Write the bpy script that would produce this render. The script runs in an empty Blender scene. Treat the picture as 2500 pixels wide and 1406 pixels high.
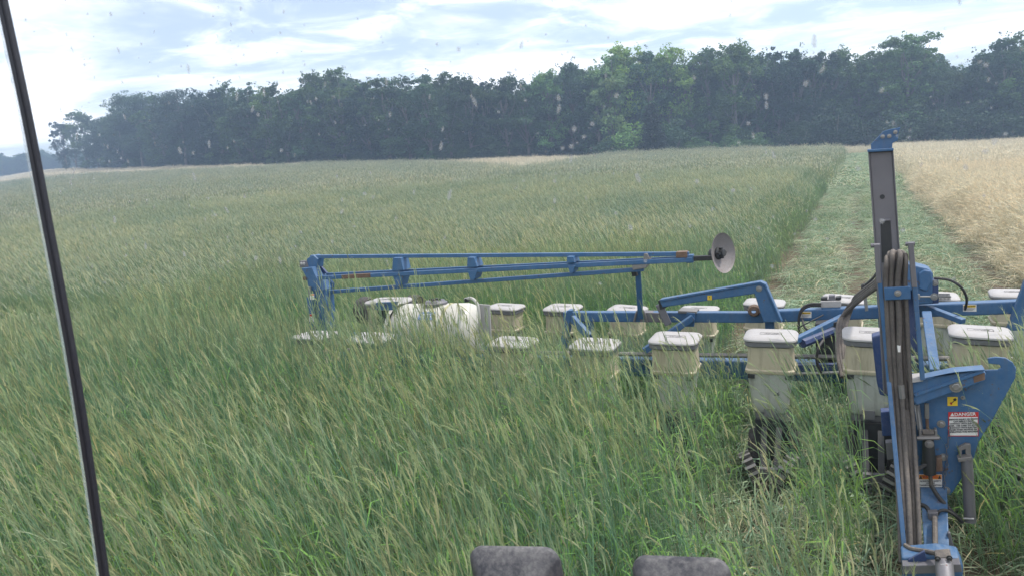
import bpy, math, random
import numpy as np
from mathutils import Vector, Matrix

# ------------------------------------------------------------------ camera, sky, sun, exposure
scene = bpy.context.scene
COL = scene.collection
EYE = 2.75
FPX, IW, IH = 1962.0, 2500.0, 1406.0

def camera_axes(vp=(2095, 330), slope=0.085):
    a, b = vp[0] - IW / 2, IH / 2 - vp[1]
    Y = np.array([a, b, FPX]); Y /= np.linalg.norm(Y)
    Z = np.array([-slope, 1, -(b - slope * a) / FPX]); Z /= np.linalg.norm(Z)
    X = np.cross(Y, Z)
    if X[0] < 0: X = -X
    return np.stack([X, Y, Z])
AX = camera_axes()

cam_data = bpy.data.cameras.new('camera')
cam = bpy.data.objects.new('camera', cam_data); COL.objects.link(cam)
cam_data.sensor_width = 36.0
cam_data.lens = 36.0 * FPX / IW
cam_data.clip_start, cam_data.clip_end = 0.05, 5000
right, up, fwd = AX[:, 0], AX[:, 1], AX[:, 2]
mw = Matrix.Identity(4)
for i in range(3):
    mw[i][0], mw[i][1], mw[i][2] = right[i], up[i], -fwd[i]
mw[2][3] = EYE
cam.matrix_world = mw
cam_data.dof.use_dof = True
cam_data.dof.focus_distance = 9.0
cam_data.dof.aperture_fstop = 13.0
scene.camera = cam

SUN_EL, SUN_AZ = math.radians(60), math.radians(58)     # azimuth from +Y (straight behind the tractor) towards +X
world = bpy.data.worlds.new('World'); scene.world = world
world.use_nodes = True

def node(nt, t, **kw):
    n = nt.nodes.new(t)
    for k, v in kw.items():
        if k == 'ins':
            for key, val in v.items(): n.inputs[key].default_value = val
        else: setattr(n, k, v)
    return n

def build_sky():
    nt = world.node_tree; nt.nodes.clear(); L = nt.links.new
    sky = node(nt, 'ShaderNodeTexSky', sky_type='NISHITA', sun_disc=False, sun_elevation=SUN_EL, sun_rotation=SUN_AZ,
               altitude=100, air_density=1.0, dust_density=0.7, ozone_density=2.5)
    tc = node(nt, 'ShaderNodeTexCoord')
    sep = node(nt, 'ShaderNodeSeparateXYZ'); L(tc.outputs['Generated'], sep.inputs[0])
    zz = node(nt, 'ShaderNodeMath', operation='ADD', ins={1: 0.10}); L(sep.outputs[2], zz.inputs[0])
    zm = node(nt, 'ShaderNodeMath', operation='MAXIMUM', ins={1: 0.04}); L(zz.outputs[0], zm.inputs[0])
    dx = node(nt, 'ShaderNodeMath', operation='DIVIDE'); L(sep.outputs[0], dx.inputs[0]); L(zm.outputs[0], dx.inputs[1])
    dy = node(nt, 'ShaderNodeMath', operation='DIVIDE'); L(sep.outputs[1], dy.inputs[0]); L(zm.outputs[0], dy.inputs[1])
    cx = node(nt, 'ShaderNodeCombineXYZ'); L(dx.outputs[0], cx.inputs[0]); L(dy.outputs[0], cx.inputs[1])
    n1 = node(nt, 'ShaderNodeTexNoise', ins={'Scale': 0.55, 'Detail': 9.0, 'Roughness': 0.56, 'Distortion': 0.35}); L(cx.outputs[0], n1.inputs['Vector'])
    n2 = node(nt, 'ShaderNodeTexNoise', ins={'Scale': 2.1, 'Detail': 7.0, 'Roughness': 0.6, 'Distortion': 0.6}); L(cx.outputs[0], n2.inputs['Vector'])
    r1 = node(nt, 'ShaderNodeMapRange', interpolation_type='SMOOTHSTEP', ins={1: 0.44, 2: 0.62}); L(n1.outputs['Fac'], r1.inputs[0])
    r2 = node(nt, 'ShaderNodeMapRange', interpolation_type='SMOOTHSTEP', ins={1: 0.42, 2: 0.70}); L(n2.outputs['Fac'], r2.inputs[0])
    mx = node(nt, 'ShaderNodeMath', operation='MAXIMUM'); L(r1.outputs[0], mx.inputs[0])
    h2 = node(nt, 'ShaderNodeMath', operation='MULTIPLY', ins={1: 0.6}); L(r2.outputs[0], h2.inputs[0]); L(h2.outputs[0], mx.inputs[1])
    lo = node(nt, 'ShaderNodeMapRange', ins={3: 0.22, 4: 1.0}); L(mx.outputs[0], lo.inputs[0])
    # cloud brightness itself varies: white tops, faint grey undersides
    cr = node(nt, 'ShaderNodeMapRange', ins={1: 0.35, 2: 0.7, 3: 12.0, 4: 15.0}); L(n2.outputs['Fac'], cr.inputs[0])
    ccol = node(nt, 'ShaderNodeCombineXYZ')
    b = node(nt, 'ShaderNodeMath', operation='MULTIPLY', ins={1: 1.03}); L(cr.outputs[0], b.inputs[0])
    r = node(nt, 'ShaderNodeMath', operation='MULTIPLY', ins={1: 0.985}); L(cr.outputs[0], r.inputs[0])
    L(r.outputs[0], ccol.inputs[0]); L(cr.outputs[0], ccol.inputs[1]); L(b.outputs[0], ccol.inputs[2])
    mix = node(nt, 'ShaderNodeMix', data_type='RGBA'); L(lo.outputs[0], mix.inputs[0]); L(sky.outputs[0], mix.inputs[6]); L(ccol.outputs[0], mix.inputs[7])
    bg = node(nt, 'ShaderNodeBackground', ins={'Strength': 0.1}); L(mix.outputs[2], bg.inputs['Color'])
    out = node(nt, 'ShaderNodeOutputWorld'); L(bg.outputs[0], out.inputs[0])
build_sky()

sun_d = bpy.data.lights.new('sun', 'SUN'); sun = bpy.data.objects.new('sun', sun_d); COL.objects.link(sun)
sun_d.energy = 2.6; sun_d.angle = math.radians(4); sun_d.color = (1.0, 0.96, 0.9)
sdir = Vector((math.sin(SUN_AZ) * math.cos(SUN_EL), math.cos(SUN_AZ) * math.cos(SUN_EL), math.sin(SUN_EL)))
sun.rotation_euler = sdir.to_track_quat('Z', 'Y').to_euler(); sun.location = (0, 0, 60)

vs = scene.view_settings
vs.view_transform = 'Standard'; vs.look = 'None'; vs.exposure = 0.62; vs.gamma = 1.0; vs.use_curve_mapping = False
scene.render.engine = 'CYCLES'
scene.cycles.use_denoising = True
scene.cycles.max_bounces = 5; scene.cycles.diffuse_bounces = 2; scene.cycles.glossy_bounces = 2
scene.cycles.transmission_bounces = 4; scene.cycles.transparent_max_bounces = 12; scene.cycles.volume_bounces = 0

# ------------------------------------------------------------------ geometry helpers
def ray(px, py):
    return AX @ np.array([px - IW / 2, IH / 2 - py, FPX])
def at(px, py, Y):                                   # the point of the cross plane at distance Y behind the tractor that a pixel looks at
    d = ray(px, py); p = d * (Y / d[1]); return Vector((p[0], p[1], p[2] + EYE))
def depth_at(px, py, D):
    d = ray(px, py) / FPX * D; return Vector((d[0], d[1], d[2] + EYE))
def mpp(px, py, Y):                                  # metres per pixel there
    p = at(px, py, Y); c = AX.T @ (np.array(p) - np.array([0, 0, EYE])); return c[2] / FPX

class MB:
    def __init__(self): self.v, self.f = [], []
    def add(self, vs, fs):
        o = len(self.v); self.v += [tuple(x) for x in vs]; self.f += [tuple(i + o for i in q) for q in fs]; return self
    def box(self, c, s, R=None):
        c = Vector(c); vs = []
        for z in (-.5, .5):
            for x, y in ((-.5, -.5), (.5, -.5), (.5, .5), (-.5, .5)):
                p = Vector((x * s[0], y * s[1], z * s[2])); vs.append(c + (R @ p if R else p))
        return self.add(vs, [(3, 2, 1, 0), (4, 5, 6, 7), (0, 1, 5, 4), (1, 2, 6, 5), (2, 3, 7, 6), (3, 0, 4, 7)])
    def bar(self, a, b, w, h, upv=(0, 0, 1)):        # rectangular bar from a to b
        a, b = Vector(a), Vector(b); d = (b - a).normalized(); u = Vector(upv)
        s = d.cross(u)
        if s.length < 1e-4: s = d.cross(Vector((0, 1, 0)))
        s.normalize(); u = s.cross(d)
        vs = []
        for p in (a, b):
            for i, j in ((-.5, -.5), (.5, -.5), (.5, .5), (-.5, .5)): vs.append(p + s * (i * w) + u * (j * h))
        return self.add(vs, [(0, 1, 2, 3), (7, 6, 5, 4), (0, 4, 5, 1), (1, 5, 6, 2), (2, 6, 7, 3), (3, 7, 4, 0)])
    def prism(self, pts, d):                         # closed outline pts pushed along d
        d = Vector(d); n = len(pts); a = [Vector(p) for p in pts]
        fs = [tuple(range(n)), tuple(range(2 * n - 1, n - 1, -1))]
        fs += [(i, i + n, (i + 1) % n + n, (i + 1) % n) for i in range(n)]
        return self.add(a + [p + d for p in a], fs)
    def tube(self, path, r, n=8, cap=True):
        P = [Vector(p) for p in path]; rr = r if isinstance(r, (list, tuple)) else [r] * len(P); vs, fs = [], []
        ref = None
        for i, p in enumerate(P):
            t = (P[min(i + 1, len(P) - 1)] - P[max(i - 1, 0)]).normalized()
            if ref is None: ref = t.orthogonal().normalized()
            ref = (ref - t * ref.dot(t)).normalized(); b = t.cross(ref)
            for k in range(n):
                a = 2 * math.pi * k / n; vs.append(p + (ref * math.cos(a) + b * math.sin(a)) * rr[i])
        for i in range(len(P) - 1):
            for k in range(n): fs.append((i * n + k, i * n + (k + 1) % n, (i + 1) * n + (k + 1) % n, (i + 1) * n + k))
        if cap:
            fs.append(tuple(range(n - 1, -1, -1))); fs.append(tuple((len(P) - 1) * n + k for k in range(n)))
        return self.add(vs, fs)
    def lathe(self, prof, n=24, M=None):             # prof: (radius, height) round local Z, placed by M
        vs, fs = [], []
        for r, h in prof:
            for k in range(n):
                a = 2 * math.pi * k / n; p = Vector((r * math.cos(a), r * math.sin(a), h)); vs.append(M @ p if M else p)
        for i in range(len(prof) - 1):
            for k in range(n): fs.append((i * n + k, i * n + (k + 1) % n, (i + 1) * n + (k + 1) % n, (i + 1) * n + k))
        return self.add(vs, fs)
    def loft(self, rings, cap=True):
        n = len(rings[0]); vs = [p for r in rings for p in r]; fs = []
        for i in range(len(rings) - 1):
            for k in range(n): fs.append((i * n + k, i * n + (k + 1) % n, (i + 1) * n + (k + 1) % n, (i + 1) * n + k))
        if cap:
            fs.append(tuple(range(n - 1, -1, -1))); fs.append(tuple((len(rings) - 1) * n + k for k in range(n)))
        return self.add(vs, fs)
    def mesh(self, name):
        me = bpy.data.meshes.new(name); me.from_pydata(self.v, [], self.f); me.validate(); me.update(); return me

def rrect(w, d, r, z, n=5, cx=0, cy=0):              # rounded rectangle ring, counter-clockwise seen from above
    out = []
    for sx, sy, a0 in ((1, 1, 0), (-1, 1, 90), (-1, -1, 180), (1, -1, 270)):
        for k in range(n):
            a = math.radians(a0 + 90 * k / (n - 1))
            out.append(Vector((cx + sx * (w / 2 - r) + r * math.cos(a), cy + sy * (d / 2 - r) + r * math.sin(a), z)))
    return out

def smooth(path, per=6):                             # Catmull-Rom through the given points
    P = [Vector(p) for p in path]; P = [P[0] * 2 - P[1]] + P + [P[-1] * 2 - P[-2]]; out = []
    for i in range(1, len(P) - 2):
        for k in range(per):
            t = k / per
            out.append(0.5 * ((2 * P[i]) + (P[i + 1] - P[i - 1]) * t + (2 * P[i - 1] - 5 * P[i] + 4 * P[i + 1] - P[i + 2]) * t * t + (3 * P[i] - P[i - 1] - 3 * P[i + 1] + P[i + 2]) * t ** 3))
    out.append(P[-2]); return out

def obj(name, mb, mat, parent=None, bevel=0, smoothf=False, loc=None):
    me = mb.mesh(name) if isinstance(mb, MB) else mb
    o = bpy.data.objects.new(name, me); COL.objects.link(o)
    if mat is not None and not me.materials: me.materials.append(mat)
    if parent:
        o.parent = parent
        if parent.type == 'EMPTY' and loc is None: o.location = -parent.location     # mesh given in world coordinates
    if loc is not None: o.location = loc
    if smoothf:
        me.polygons.foreach_set('use_smooth', [True] * len(me.polygons))
        if smoothf == 'auto':
            m = o.modifiers.new('edges', 'EDGE_SPLIT'); m.split_angle = math.radians(38)
    if bevel:
        m = o.modifiers.new('bevel', 'BEVEL'); m.width = bevel; m.segments = 2; m.limit_method = 'ANGLE'; m.angle_limit = math.radians(40)
    return o

def tag(o, label=None, cat=None, group=None, kind=None):
    if label: o['label'] = label
    if cat: o['category'] = cat
    if group: o['group'] = group
    if kind: o['kind'] = kind
    return o

def empty(name, loc):
    o = bpy.data.objects.new(name, None); COL.objects.link(o); o.location = loc; o.empty_display_size = 0.3; return o

# ------------------------------------------------------------------ materials
def mat_new(name):
    m = bpy.data.materials.new(name); m.use_nodes = True; nt = m.node_tree; nt.nodes.clear()
    return m, nt, nt.links.new

def paint(name, col, rough=0.5, metal=0.0, dust=(0.32, 0.28, 0.22), dust_amt=0.35, scale=6.0, var=0.25, bump=0.0, spec=0.5, streak=0.0, chips=0.0, world_space=True):
    """Coloured surface with uneven tone, grime patches and dust that has settled on faces that look up."""
    m, nt, L = mat_new(name)
    geo = node(nt, 'ShaderNodeNewGeometry'); tc = node(nt, 'ShaderNodeTexCoord')
    src = geo.outputs['Position'] if world_space else tc.outputs['Object']
    n1 = node(nt, 'ShaderNodeTexNoise', ins={'Scale': scale, 'Detail': 6.0, 'Roughness': 0.65}); L(src, n1.inputs['Vector'])
    n2 = node(nt, 'ShaderNodeTexNoise', ins={'Scale': scale * 7, 'Detail': 4.0, 'Roughness': 0.7}); L(src, n2.inputs['Vector'])
    mp = node(nt, 'ShaderNodeMapping', ins={'Scale': (1.0, 1.0, 0.12)}); L(src, mp.inputs['Vector'])
    n3 = node(nt, 'ShaderNodeTexNoise', ins={'Scale': scale * 5, 'Detail': 4.0, 'Roughness': 0.6}); L(mp.outputs[0], n3.inputs['Vector'])
    hsv = node(nt, 'ShaderNodeMixRGB', blend_type='MIX')
    dark = tuple(c * (1 - var) for c in col) + (1,); light = tuple(min(1, c * (1 + var)) for c in col) + (1,)
    hsv.inputs[1].default_value = dark; hsv.inputs[2].default_value = light; L(n1.outputs['Fac'], hsv.inputs[0])
    sep = node(nt, 'ShaderNodeSeparateXYZ'); L(geo.outputs['Normal'], sep.inputs[0])
    upm = node(nt, 'ShaderNodeMapRange', ins={1: -0.2, 2: 1.0, 3: 0.25, 4: 1.0}); L(sep.outputs[2], upm.inputs[0])
    nm = node(nt, 'ShaderNodeMapRange', ins={1: 0.42, 2: 0.68}); L(n2.outputs['Fac'], nm.inputs[0])
    nm1 = node(nt, 'ShaderNodeMapRange', ins={1: 0.35, 2: 0.7}); L(n1.outputs['Fac'], nm1.inputs[0])
    a = node(nt, 'ShaderNodeMath', operation='ADD'); L(nm.outputs[0], a.inputs[0]); L(nm1.outputs[0], a.inputs[1])
    b = node(nt, 'ShaderNodeMath', operation='MULTIPLY'); L(a.outputs[0], b.inputs[0]); L(upm.outputs[0], b.inputs[1])
    c = node(nt, 'ShaderNodeMath', operation='MULTIPLY', use_clamp=True, ins={1: dust_amt}); L(b.outputs[0], c.inputs[0])
    mx = node(nt, 'ShaderNodeMixRGB'); L(c.outputs[0], mx.inputs[0]); L(hsv.outputs[0], mx.inputs[1]); mx.inputs[2].default_value = dust + (1,)
    last = mx
    if streak:                                        # dirt washed down the sides
        sr = node(nt, 'ShaderNodeMapRange', ins={1: 0.50, 2: 0.72, 3: 0.0, 4: streak}); L(n3.outputs['Fac'], sr.inputs[0])
        sm = node(nt, 'ShaderNodeMixRGB'); L(sr.outputs[0], sm.inputs[0]); L(last.outputs[0], sm.inputs[1]); sm.inputs[2].default_value = (0.13, 0.105, 0.07, 1); last = sm
    if chips:                                         # paint knocked off, rust showing
        n4 = node(nt, 'ShaderNodeTexNoise', ins={'Scale': 16.0, 'Detail': 8.0, 'Roughness': 0.72}); L(src, n4.inputs['Vector'])
        cr = node(nt, 'ShaderNodeMapRange', ins={1: 0.66 - 0.04 * chips, 2: 0.69 - 0.04 * chips}); L(n4.outputs['Fac'], cr.inputs[0])
        cm = node(nt, 'ShaderNodeMixRGB'); L(cr.outputs[0], cm.inputs[0]); L(last.outputs[0], cm.inputs[1]); cm.inputs[2].default_value = (0.11, 0.065, 0.04, 1); last = cm
    bs = node(nt, 'ShaderNodeBsdfPrincipled', ins={'Metallic': metal, 'Specular IOR Level': spec})
    rr = node(nt, 'ShaderNodeMapRange', ins={3: rough, 4: min(1, rough + 0.4)}); L(c.outputs[0], rr.inputs[0]); L(rr.outputs[0], bs.inputs['Roughness'])
    L(last.outputs[0], bs.inputs['Base Color'])
    if bump:
        bp = node(nt, 'ShaderNodeBump', ins={'Strength': bump, 'Distance': 0.01}); L(n2.outputs['Fac'], bp.inputs['Height']); L(bp.outputs[0], bs.inputs['Normal'])
    out = node(nt, 'ShaderNodeOutputMaterial'); L(bs.outputs[0], out.inputs[0]); return m

MAT = dict(
    blue=paint('blue_paint', (0.027, 0.105, 0.235), 0.45, dust=(0.26, 0.28, 0.30), dust_amt=0.24, scale=5, chips=1.0, streak=0.2),
    dblue=paint('dark_blue_paint', (0.012, 0.04, 0.14), 0.5, dust_amt=0.2),
    lid=paint('lid_plastic', (0.40, 0.385, 0.38), 0.55, dust=(0.32, 0.29, 0.25), dust_amt=0.30, scale=5, var=0.10, streak=0.1),
    rim=paint('lid_rim', (0.15, 0.15, 0.16), 0.7, dust=(0.30, 0.27, 0.23), dust_amt=0.4),
    cream=paint('cream_plastic', (0.49, 0.435, 0.31), 0.5, dust=(0.32, 0.26, 0.17), dust_amt=0.4, scale=5, var=0.14, streak=0.45),
    bin=paint('bin_plastic', (0.50, 0.51, 0.465), 0.5, dust=(0.34, 0.32, 0.26), dust_amt=0.4, scale=4, var=0.14, streak=0.5),
    tank=paint('tank_plastic', (0.55, 0.53, 0.48), 0.4, dust=(0.5, 0.46, 0.36), dust_amt=0.35, scale=3, var=0.08),
    steel=paint('worn_steel', (0.22, 0.21, 0.21), 0.45, metal=0.5, dust_amt=0.35, scale=12),
    zinc=paint('zinc_bolt', (0.30, 0.30, 0.30), 0.35, metal=0.7, dust_amt=0.2, scale=20),
    post=paint('grey_post_steel', (0.17, 0.165, 0.18), 0.5, metal=0.35, dust=(0.2, 0.18, 0.17), dust_amt=0.3, scale=4),
    dark=paint('dark_machine_metal', (0.022, 0.024, 0.027), 0.55, dust=(0.10, 0.09, 0.07), dust_amt=0.25, scale=8),
    hose=paint('dusty_hose_rubber', (0.085, 0.075, 0.07), 0.75, dust=(0.26, 0.22, 0.18), dust_amt=0.5, scale=9, bump=0.3),
    bhose=paint('black_hose_rubber', (0.022, 0.022, 0.024), 0.6, dust=(0.16, 0.14, 0.12), dust_amt=0.25, scale=9),
    rubber=paint('tyre_rubber', (0.03, 0.029, 0.029), 0.8, dust=(0.16, 0.14, 0.12), dust_amt=0.3, scale=10, bump=0.4),
    rust=paint('rust', (0.13, 0.075, 0.05), 0.85, dust_amt=0.3, scale=14, var=0.4),
    disc=paint('rusty_disc_steel', (0.24, 0.225, 0.22), 0.55, metal=0.25, dust=(0.16, 0.12, 0.10), dust_amt=0.55, scale=9, var=0.3),
    blackp=paint('black_lamp_plastic', (0.018, 0.018, 0.026), 0.5, dust=(0.22, 0.21, 0.20), dust_amt=0.5, scale=14, bump=0.15),
    seal=paint('rubber_seal', (0.012, 0.013, 0.022), 0.5, dust_amt=0.05, scale=20),
    yellow=paint('yellow_sticker', (0.75, 0.5, 0.02), 0.5, dust_amt=0.12),
    white=paint('white_sticker', (0.72, 0.70, 0.68), 0.5, dust_amt=0.12),
    red=paint('red_sticker', (0.5, 0.02, 0.02), 0.5, dust_amt=0.1),
    orange=paint('orange_sticker', (0.70, 0.25, 0.03), 0.5, dust_amt=0.15),
    sblue=paint('blue_label', (0.16, 0.24, 0.45), 0.5, dust_amt=0.15),
    ink=paint('black_ink', (0.02, 0.02, 0.02), 0.6, dust_amt=0.0, var=0.0),
    strap=paint('yellow_strap', (0.48, 0.45, 0.25), 0.6, dust_amt=0.2),
    bark=paint('bark', (0.15, 0.13, 0.11), 0.9, dust=(0.26, 0.25, 0.23), dust_amt=0.3, scale=3, var=0.4),
)

def plant_mat(name, gain=1.0, patch=None, trans=0.35, scale=0.12, rough=0.6, noise_amt=0.35, each=None, cool=0.0):
    """Uses the mesh colour of each blade or leaf; wide world-space patches vary ripeness across the stand."""
    m, nt, L = mat_new(name)
    at_ = node(nt, 'ShaderNodeAttribute', attribute_name='Col')
    geo = node(nt, 'ShaderNodeNewGeometry')
    n1 = node(nt, 'ShaderNodeTexNoise', ins={'Scale': scale, 'Detail': 3.0, 'Roughness': 0.55}); L(geo.outputs['Position'], n1.inputs['Vector'])
    rg = node(nt, 'ShaderNodeMapRange', ins={1: 0.33, 2: 0.67, 3: 0.0, 4: noise_amt}); L(n1.outputs['Fac'], rg.inputs[0])
    mx = node(nt, 'ShaderNodeMixRGB', blend_type='MULTIPLY'); L(rg.outputs[0], mx.inputs[0]); L(at_.outputs['Color'], mx.inputs[1])
    mx.inputs[2].default_value = (patch or (1.35, 1.12, 0.95)) + (1,)
    if cool:                                          # smaller patches of bluer, younger growth
        n5 = node(nt, 'ShaderNodeTexNoise', ins={'Scale': 0.75, 'Detail': 3.0, 'Roughness': 0.6}); L(geo.outputs['Position'], n5.inputs['Vector'])
        r5 = node(nt, 'ShaderNodeMapRange', ins={1: 0.42, 2: 0.62, 3: 0.0, 4: cool}); L(n5.outputs['Fac'], r5.inputs[0])
        m5 = node(nt, 'ShaderNodeMixRGB', blend_type='MULTIPLY'); L(r5.outputs[0], m5.inputs[0]); L(mx.outputs[0], m5.inputs[1]); m5.inputs[2].default_value = (0.72, 0.90, 1.12, 1); mx = m5
    g = node(nt, 'ShaderNodeMixRGB', blend_type='MULTIPLY', ins={0: 1.0}); L(mx.outputs[0], g.inputs[1]); g.inputs[2].default_value = (gain, gain, gain, 1)
    if each:                                          # every plant has its own tone of green
        oi = node(nt, 'ShaderNodeObjectInfo'); er = node(nt, 'ShaderNodeMixRGB'); L(oi.outputs['Random'], er.inputs[0])
        er.inputs[1].default_value = each[0] + (1,); er.inputs[2].default_value = each[1] + (1,); oc = node(nt, 'ShaderNodeMixRGB', blend_type='MULTIPLY', ins={0: 1.0}); L(er.outputs[0], oc.inputs[1]); L(oi.outputs['Color'], oc.inputs[2]); L(oc.outputs[0], g.inputs[2])
    d = node(nt, 'ShaderNodeBsdfPrincipled', ins={'Roughness': rough, 'Specular IOR Level': 0.3}); L(g.outputs[0], d.inputs['Base Color'])
    t = node(nt, 'ShaderNodeBsdfTranslucent'); L(g.outputs[0], t.inputs['Color'])
    ms = node(nt, 'ShaderNodeMixShader', ins={0: trans}); L(d.outputs[0], ms.inputs[1]); L(t.outputs[0], ms.inputs[2])
    out = node(nt, 'ShaderNodeOutputMaterial'); L(ms.outputs[0], out.inputs[0]); return m
MAT['rye'] = plant_mat('green_rye', gain=1.22, trans=0.5, patch=(1.40, 1.24, 1.18), noise_amt=0.95, scale=0.2, cool=0.6)
MAT['gold'] = plant_mat('ripe_rye', gain=1.1, patch=(1.1, 0.95, 0.85))
MAT['straw'] = plant_mat('laid_rye', gain=1.0, scale=0.8, patch=(1.12, 1.12, 1.08))
MAT['leaf'] = plant_mat('tree_leaves', patch=(0.7, 0.78, 0.85), scale=0.09, trans=0.35, noise_amt=0.9, each=((0.65, 0.75, 0.85), (2.0, 1.95, 1.45)))
MAT['needle'] = plant_mat('conifer_needles', patch=(0.8, 0.8, 0.9), scale=0.3, trans=0.1)

def ground_mat():
    m, nt, L = mat_new('field_soil')
    geo = node(nt, 'ShaderNodeNewGeometry')
    n1 = node(nt, 'ShaderNodeTexNoise', ins={'Scale': 1.3, 'Detail': 8.0, 'Roughness': 0.7}); L(geo.outputs['Position'], n1.inputs['Vector'])
    n2 = node(nt, 'ShaderNodeTexNoise', ins={'Scale': 22.0, 'Detail': 5.0, 'Roughness': 0.7}); L(geo.outputs['Position'], n2.inputs['Vector'])
    cr = node(nt, 'ShaderNodeValToRGB'); cr.color_ramp.elements[0].position = 0.3; cr.color_ramp.elements[1].position = 0.7
    cr.color_ramp.elements[0].color = (0.07, 0.052, 0.035, 1); cr.color_ramp.elements[1].color = (0.19, 0.15, 0.105, 1)
    mx = node(nt, 'ShaderNodeMixRGB', ins={0: 0.5}); L(n1.outputs['Fac'], mx.inputs[1]); L(n2.outputs['Fac'], mx.inputs[2]); L(mx.outputs[0], cr.inputs[0])
    bs = node(nt, 'ShaderNodeBsdfPrincipled', ins={'Roughness': 0.95, 'Specular IOR Level': 0.1}); L(cr.outputs[0], bs.inputs['Base Color'])
    bp = node(nt, 'ShaderNodeBump', ins={'Strength': 0.6, 'Distance': 0.04}); L(n2.outputs['Fac'], bp.inputs['Height']); L(bp.outputs[0], bs.inputs['Normal'])
    out = node(nt, 'ShaderNodeOutputMaterial'); L(bs.outputs[0], out.inputs[0]); return m
MAT['soil'] = ground_mat()

# ------------------------------------------------------------------ terrain
EDGE = [(-300, 440, 430), (0, 432, 340), (100, 415, 280), (200, 411, 240), (300, 410, 210), (450, 406, 170), (600, 402, 145), (950, 397, 135), (1200, 386, 130),
        (1450, 378, 130), (1600, 371, 128), (1900, 362, 125), (2100, 355, 122), (2300, 348, 120), (2500, 343, 118), (2800, 338, 116)]
_az, _R, _z = [], [], []
for px_, py_, D_ in EDGE:
    p_ = depth_at(px_, py_, D_); _az.append(math.atan2(p_.x, p_.y)); _R.append(math.hypot(p_.x, p_.y)); _z.append(p_.z - 0.95)
def edge_R(az): return np.interp(az, _az, _R)
def ground_z(x, y):
    x = np.asarray(x, float); y = np.asarray(y, float); r = np.hypot(x, y); az = np.arctan2(x, y)
    # behind the camera and to the far right the slope dies out
    R = edge_R(az); ze = np.interp(az, [-3.14] + _az + [0.9, 3.14], [0] + _z + [-1, 0])
    u = np.clip((r - 14) / (R - 14), 0, None); s = np.where(u < 1, u ** 1.25, 1 + (u - 1) * 0.35)
    s = np.minimum(s, 2.0)
    near = np.clip((r - 14) / 20, 0, 1)
    return ze * s + near * 0.10 * np.sin(x * 0.11 + 1.3) * np.cos(y * 0.07)

def build_ground():
    az = np.concatenate([np.linspace(-math.pi, -1.25, 30, endpoint=False), np.linspace(-1.25, 0.6, 150, endpoint=False), np.linspace(0.6, math.pi, 30)])
    rr = np.concatenate([[0.0], np.geomspace(1.0, 1400, 90)])
    A, Rg = np.meshgrid(az, rr); X = Rg * np.sin(A); Y = Rg * np.cos(A); Z = ground_z(X, Y)
    n = len(az); v = np.stack([X, Y, Z], -1).reshape(-1, 3); fs = []
    for i in range(len(rr) - 1):
        for k in range(n - 1): a = i * n + k; fs.append((a, a + n, a + n + 1, a + 1))
    me = bpy.data.meshes.new('ground'); me.from_pydata(v.tolist(), [], fs); me.update()
    o = obj('ground', me, MAT['soil'], smoothf=True); o['kind'] = 'structure'
build_ground()

# ------------------------------------------------------------------ blades, ears and leaves
class Blades:
    """Collects ribbons and quads with a colour per vertex."""
    def __init__(self): self.v, self.f, self.c = [], [], []
    def ribbon(self, P, W, side, col):
        o = len(self.v); n = len(P)
        for p, w in zip(P, W):
            self.v.append(p - side * w * .5); self.v.append(p + side * w * .5); self.c += [col, col]
        for i in range(n - 1): self.f.append((o + 2 * i, o + 2 * i + 1, o + 2 * i + 3, o + 2 * i + 2))
    def tri(self, a, b, c, col):                      # kept as a quad with a very short last side so that all faces are alike
        o = len(self.v); self.v += [a, b, c, c + (a - b) * 0.15]; self.c += [col] * 4; self.f.append((o, o + 1, o + 2, o + 3))
    def arrays(self): return np.array(self.v, 'f'), np.array(self.f, 'i'), np.array(self.c, 'f')

def quad_mesh(name, parts, mat):
    """One mesh from a list of (vertices, quads, colours)."""
    off = 0; V, F, C = [], [], []
    for v, f, c in parts: V.append(v); F.append(f + off); C.append(c); off += len(v)
    V = np.concatenate(V).astype('f'); F = np.concatenate(F).astype('i'); C = np.concatenate(C).astype('f')
    me = bpy.data.meshes.new(name); me.vertices.add(len(V)); me.vertices.foreach_set('co', V.ravel())
    me.loops.add(F.size); me.loops.foreach_set('vertex_index', F.ravel()); me.polygons.add(len(F))
    me.polygons.foreach_set('loop_start', np.arange(0, F.size, 4, dtype='i'))
    me.update(calc_edges=True)
    ca = me.color_attributes.new('Col', 'FLOAT_COLOR', 'POINT'); ca.data.foreach_set('color', np.concatenate([C, np.ones((len(C), 1), 'f')], 1).ravel())
    me.materials.append(mat); return me

WIND = np.array([-0.92, -0.38, 0.0])
def unit(v): return v / (np.linalg.norm(v) + 1e-9)
def shade(col, rng, a=0.25):
    k = 1 + rng.uniform(-a, a); h = rng.uniform(-0.08, 0.08)
    return (col[0] * k * (1 + h), col[1] * k, col[2] * k * (1 - h))

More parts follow.
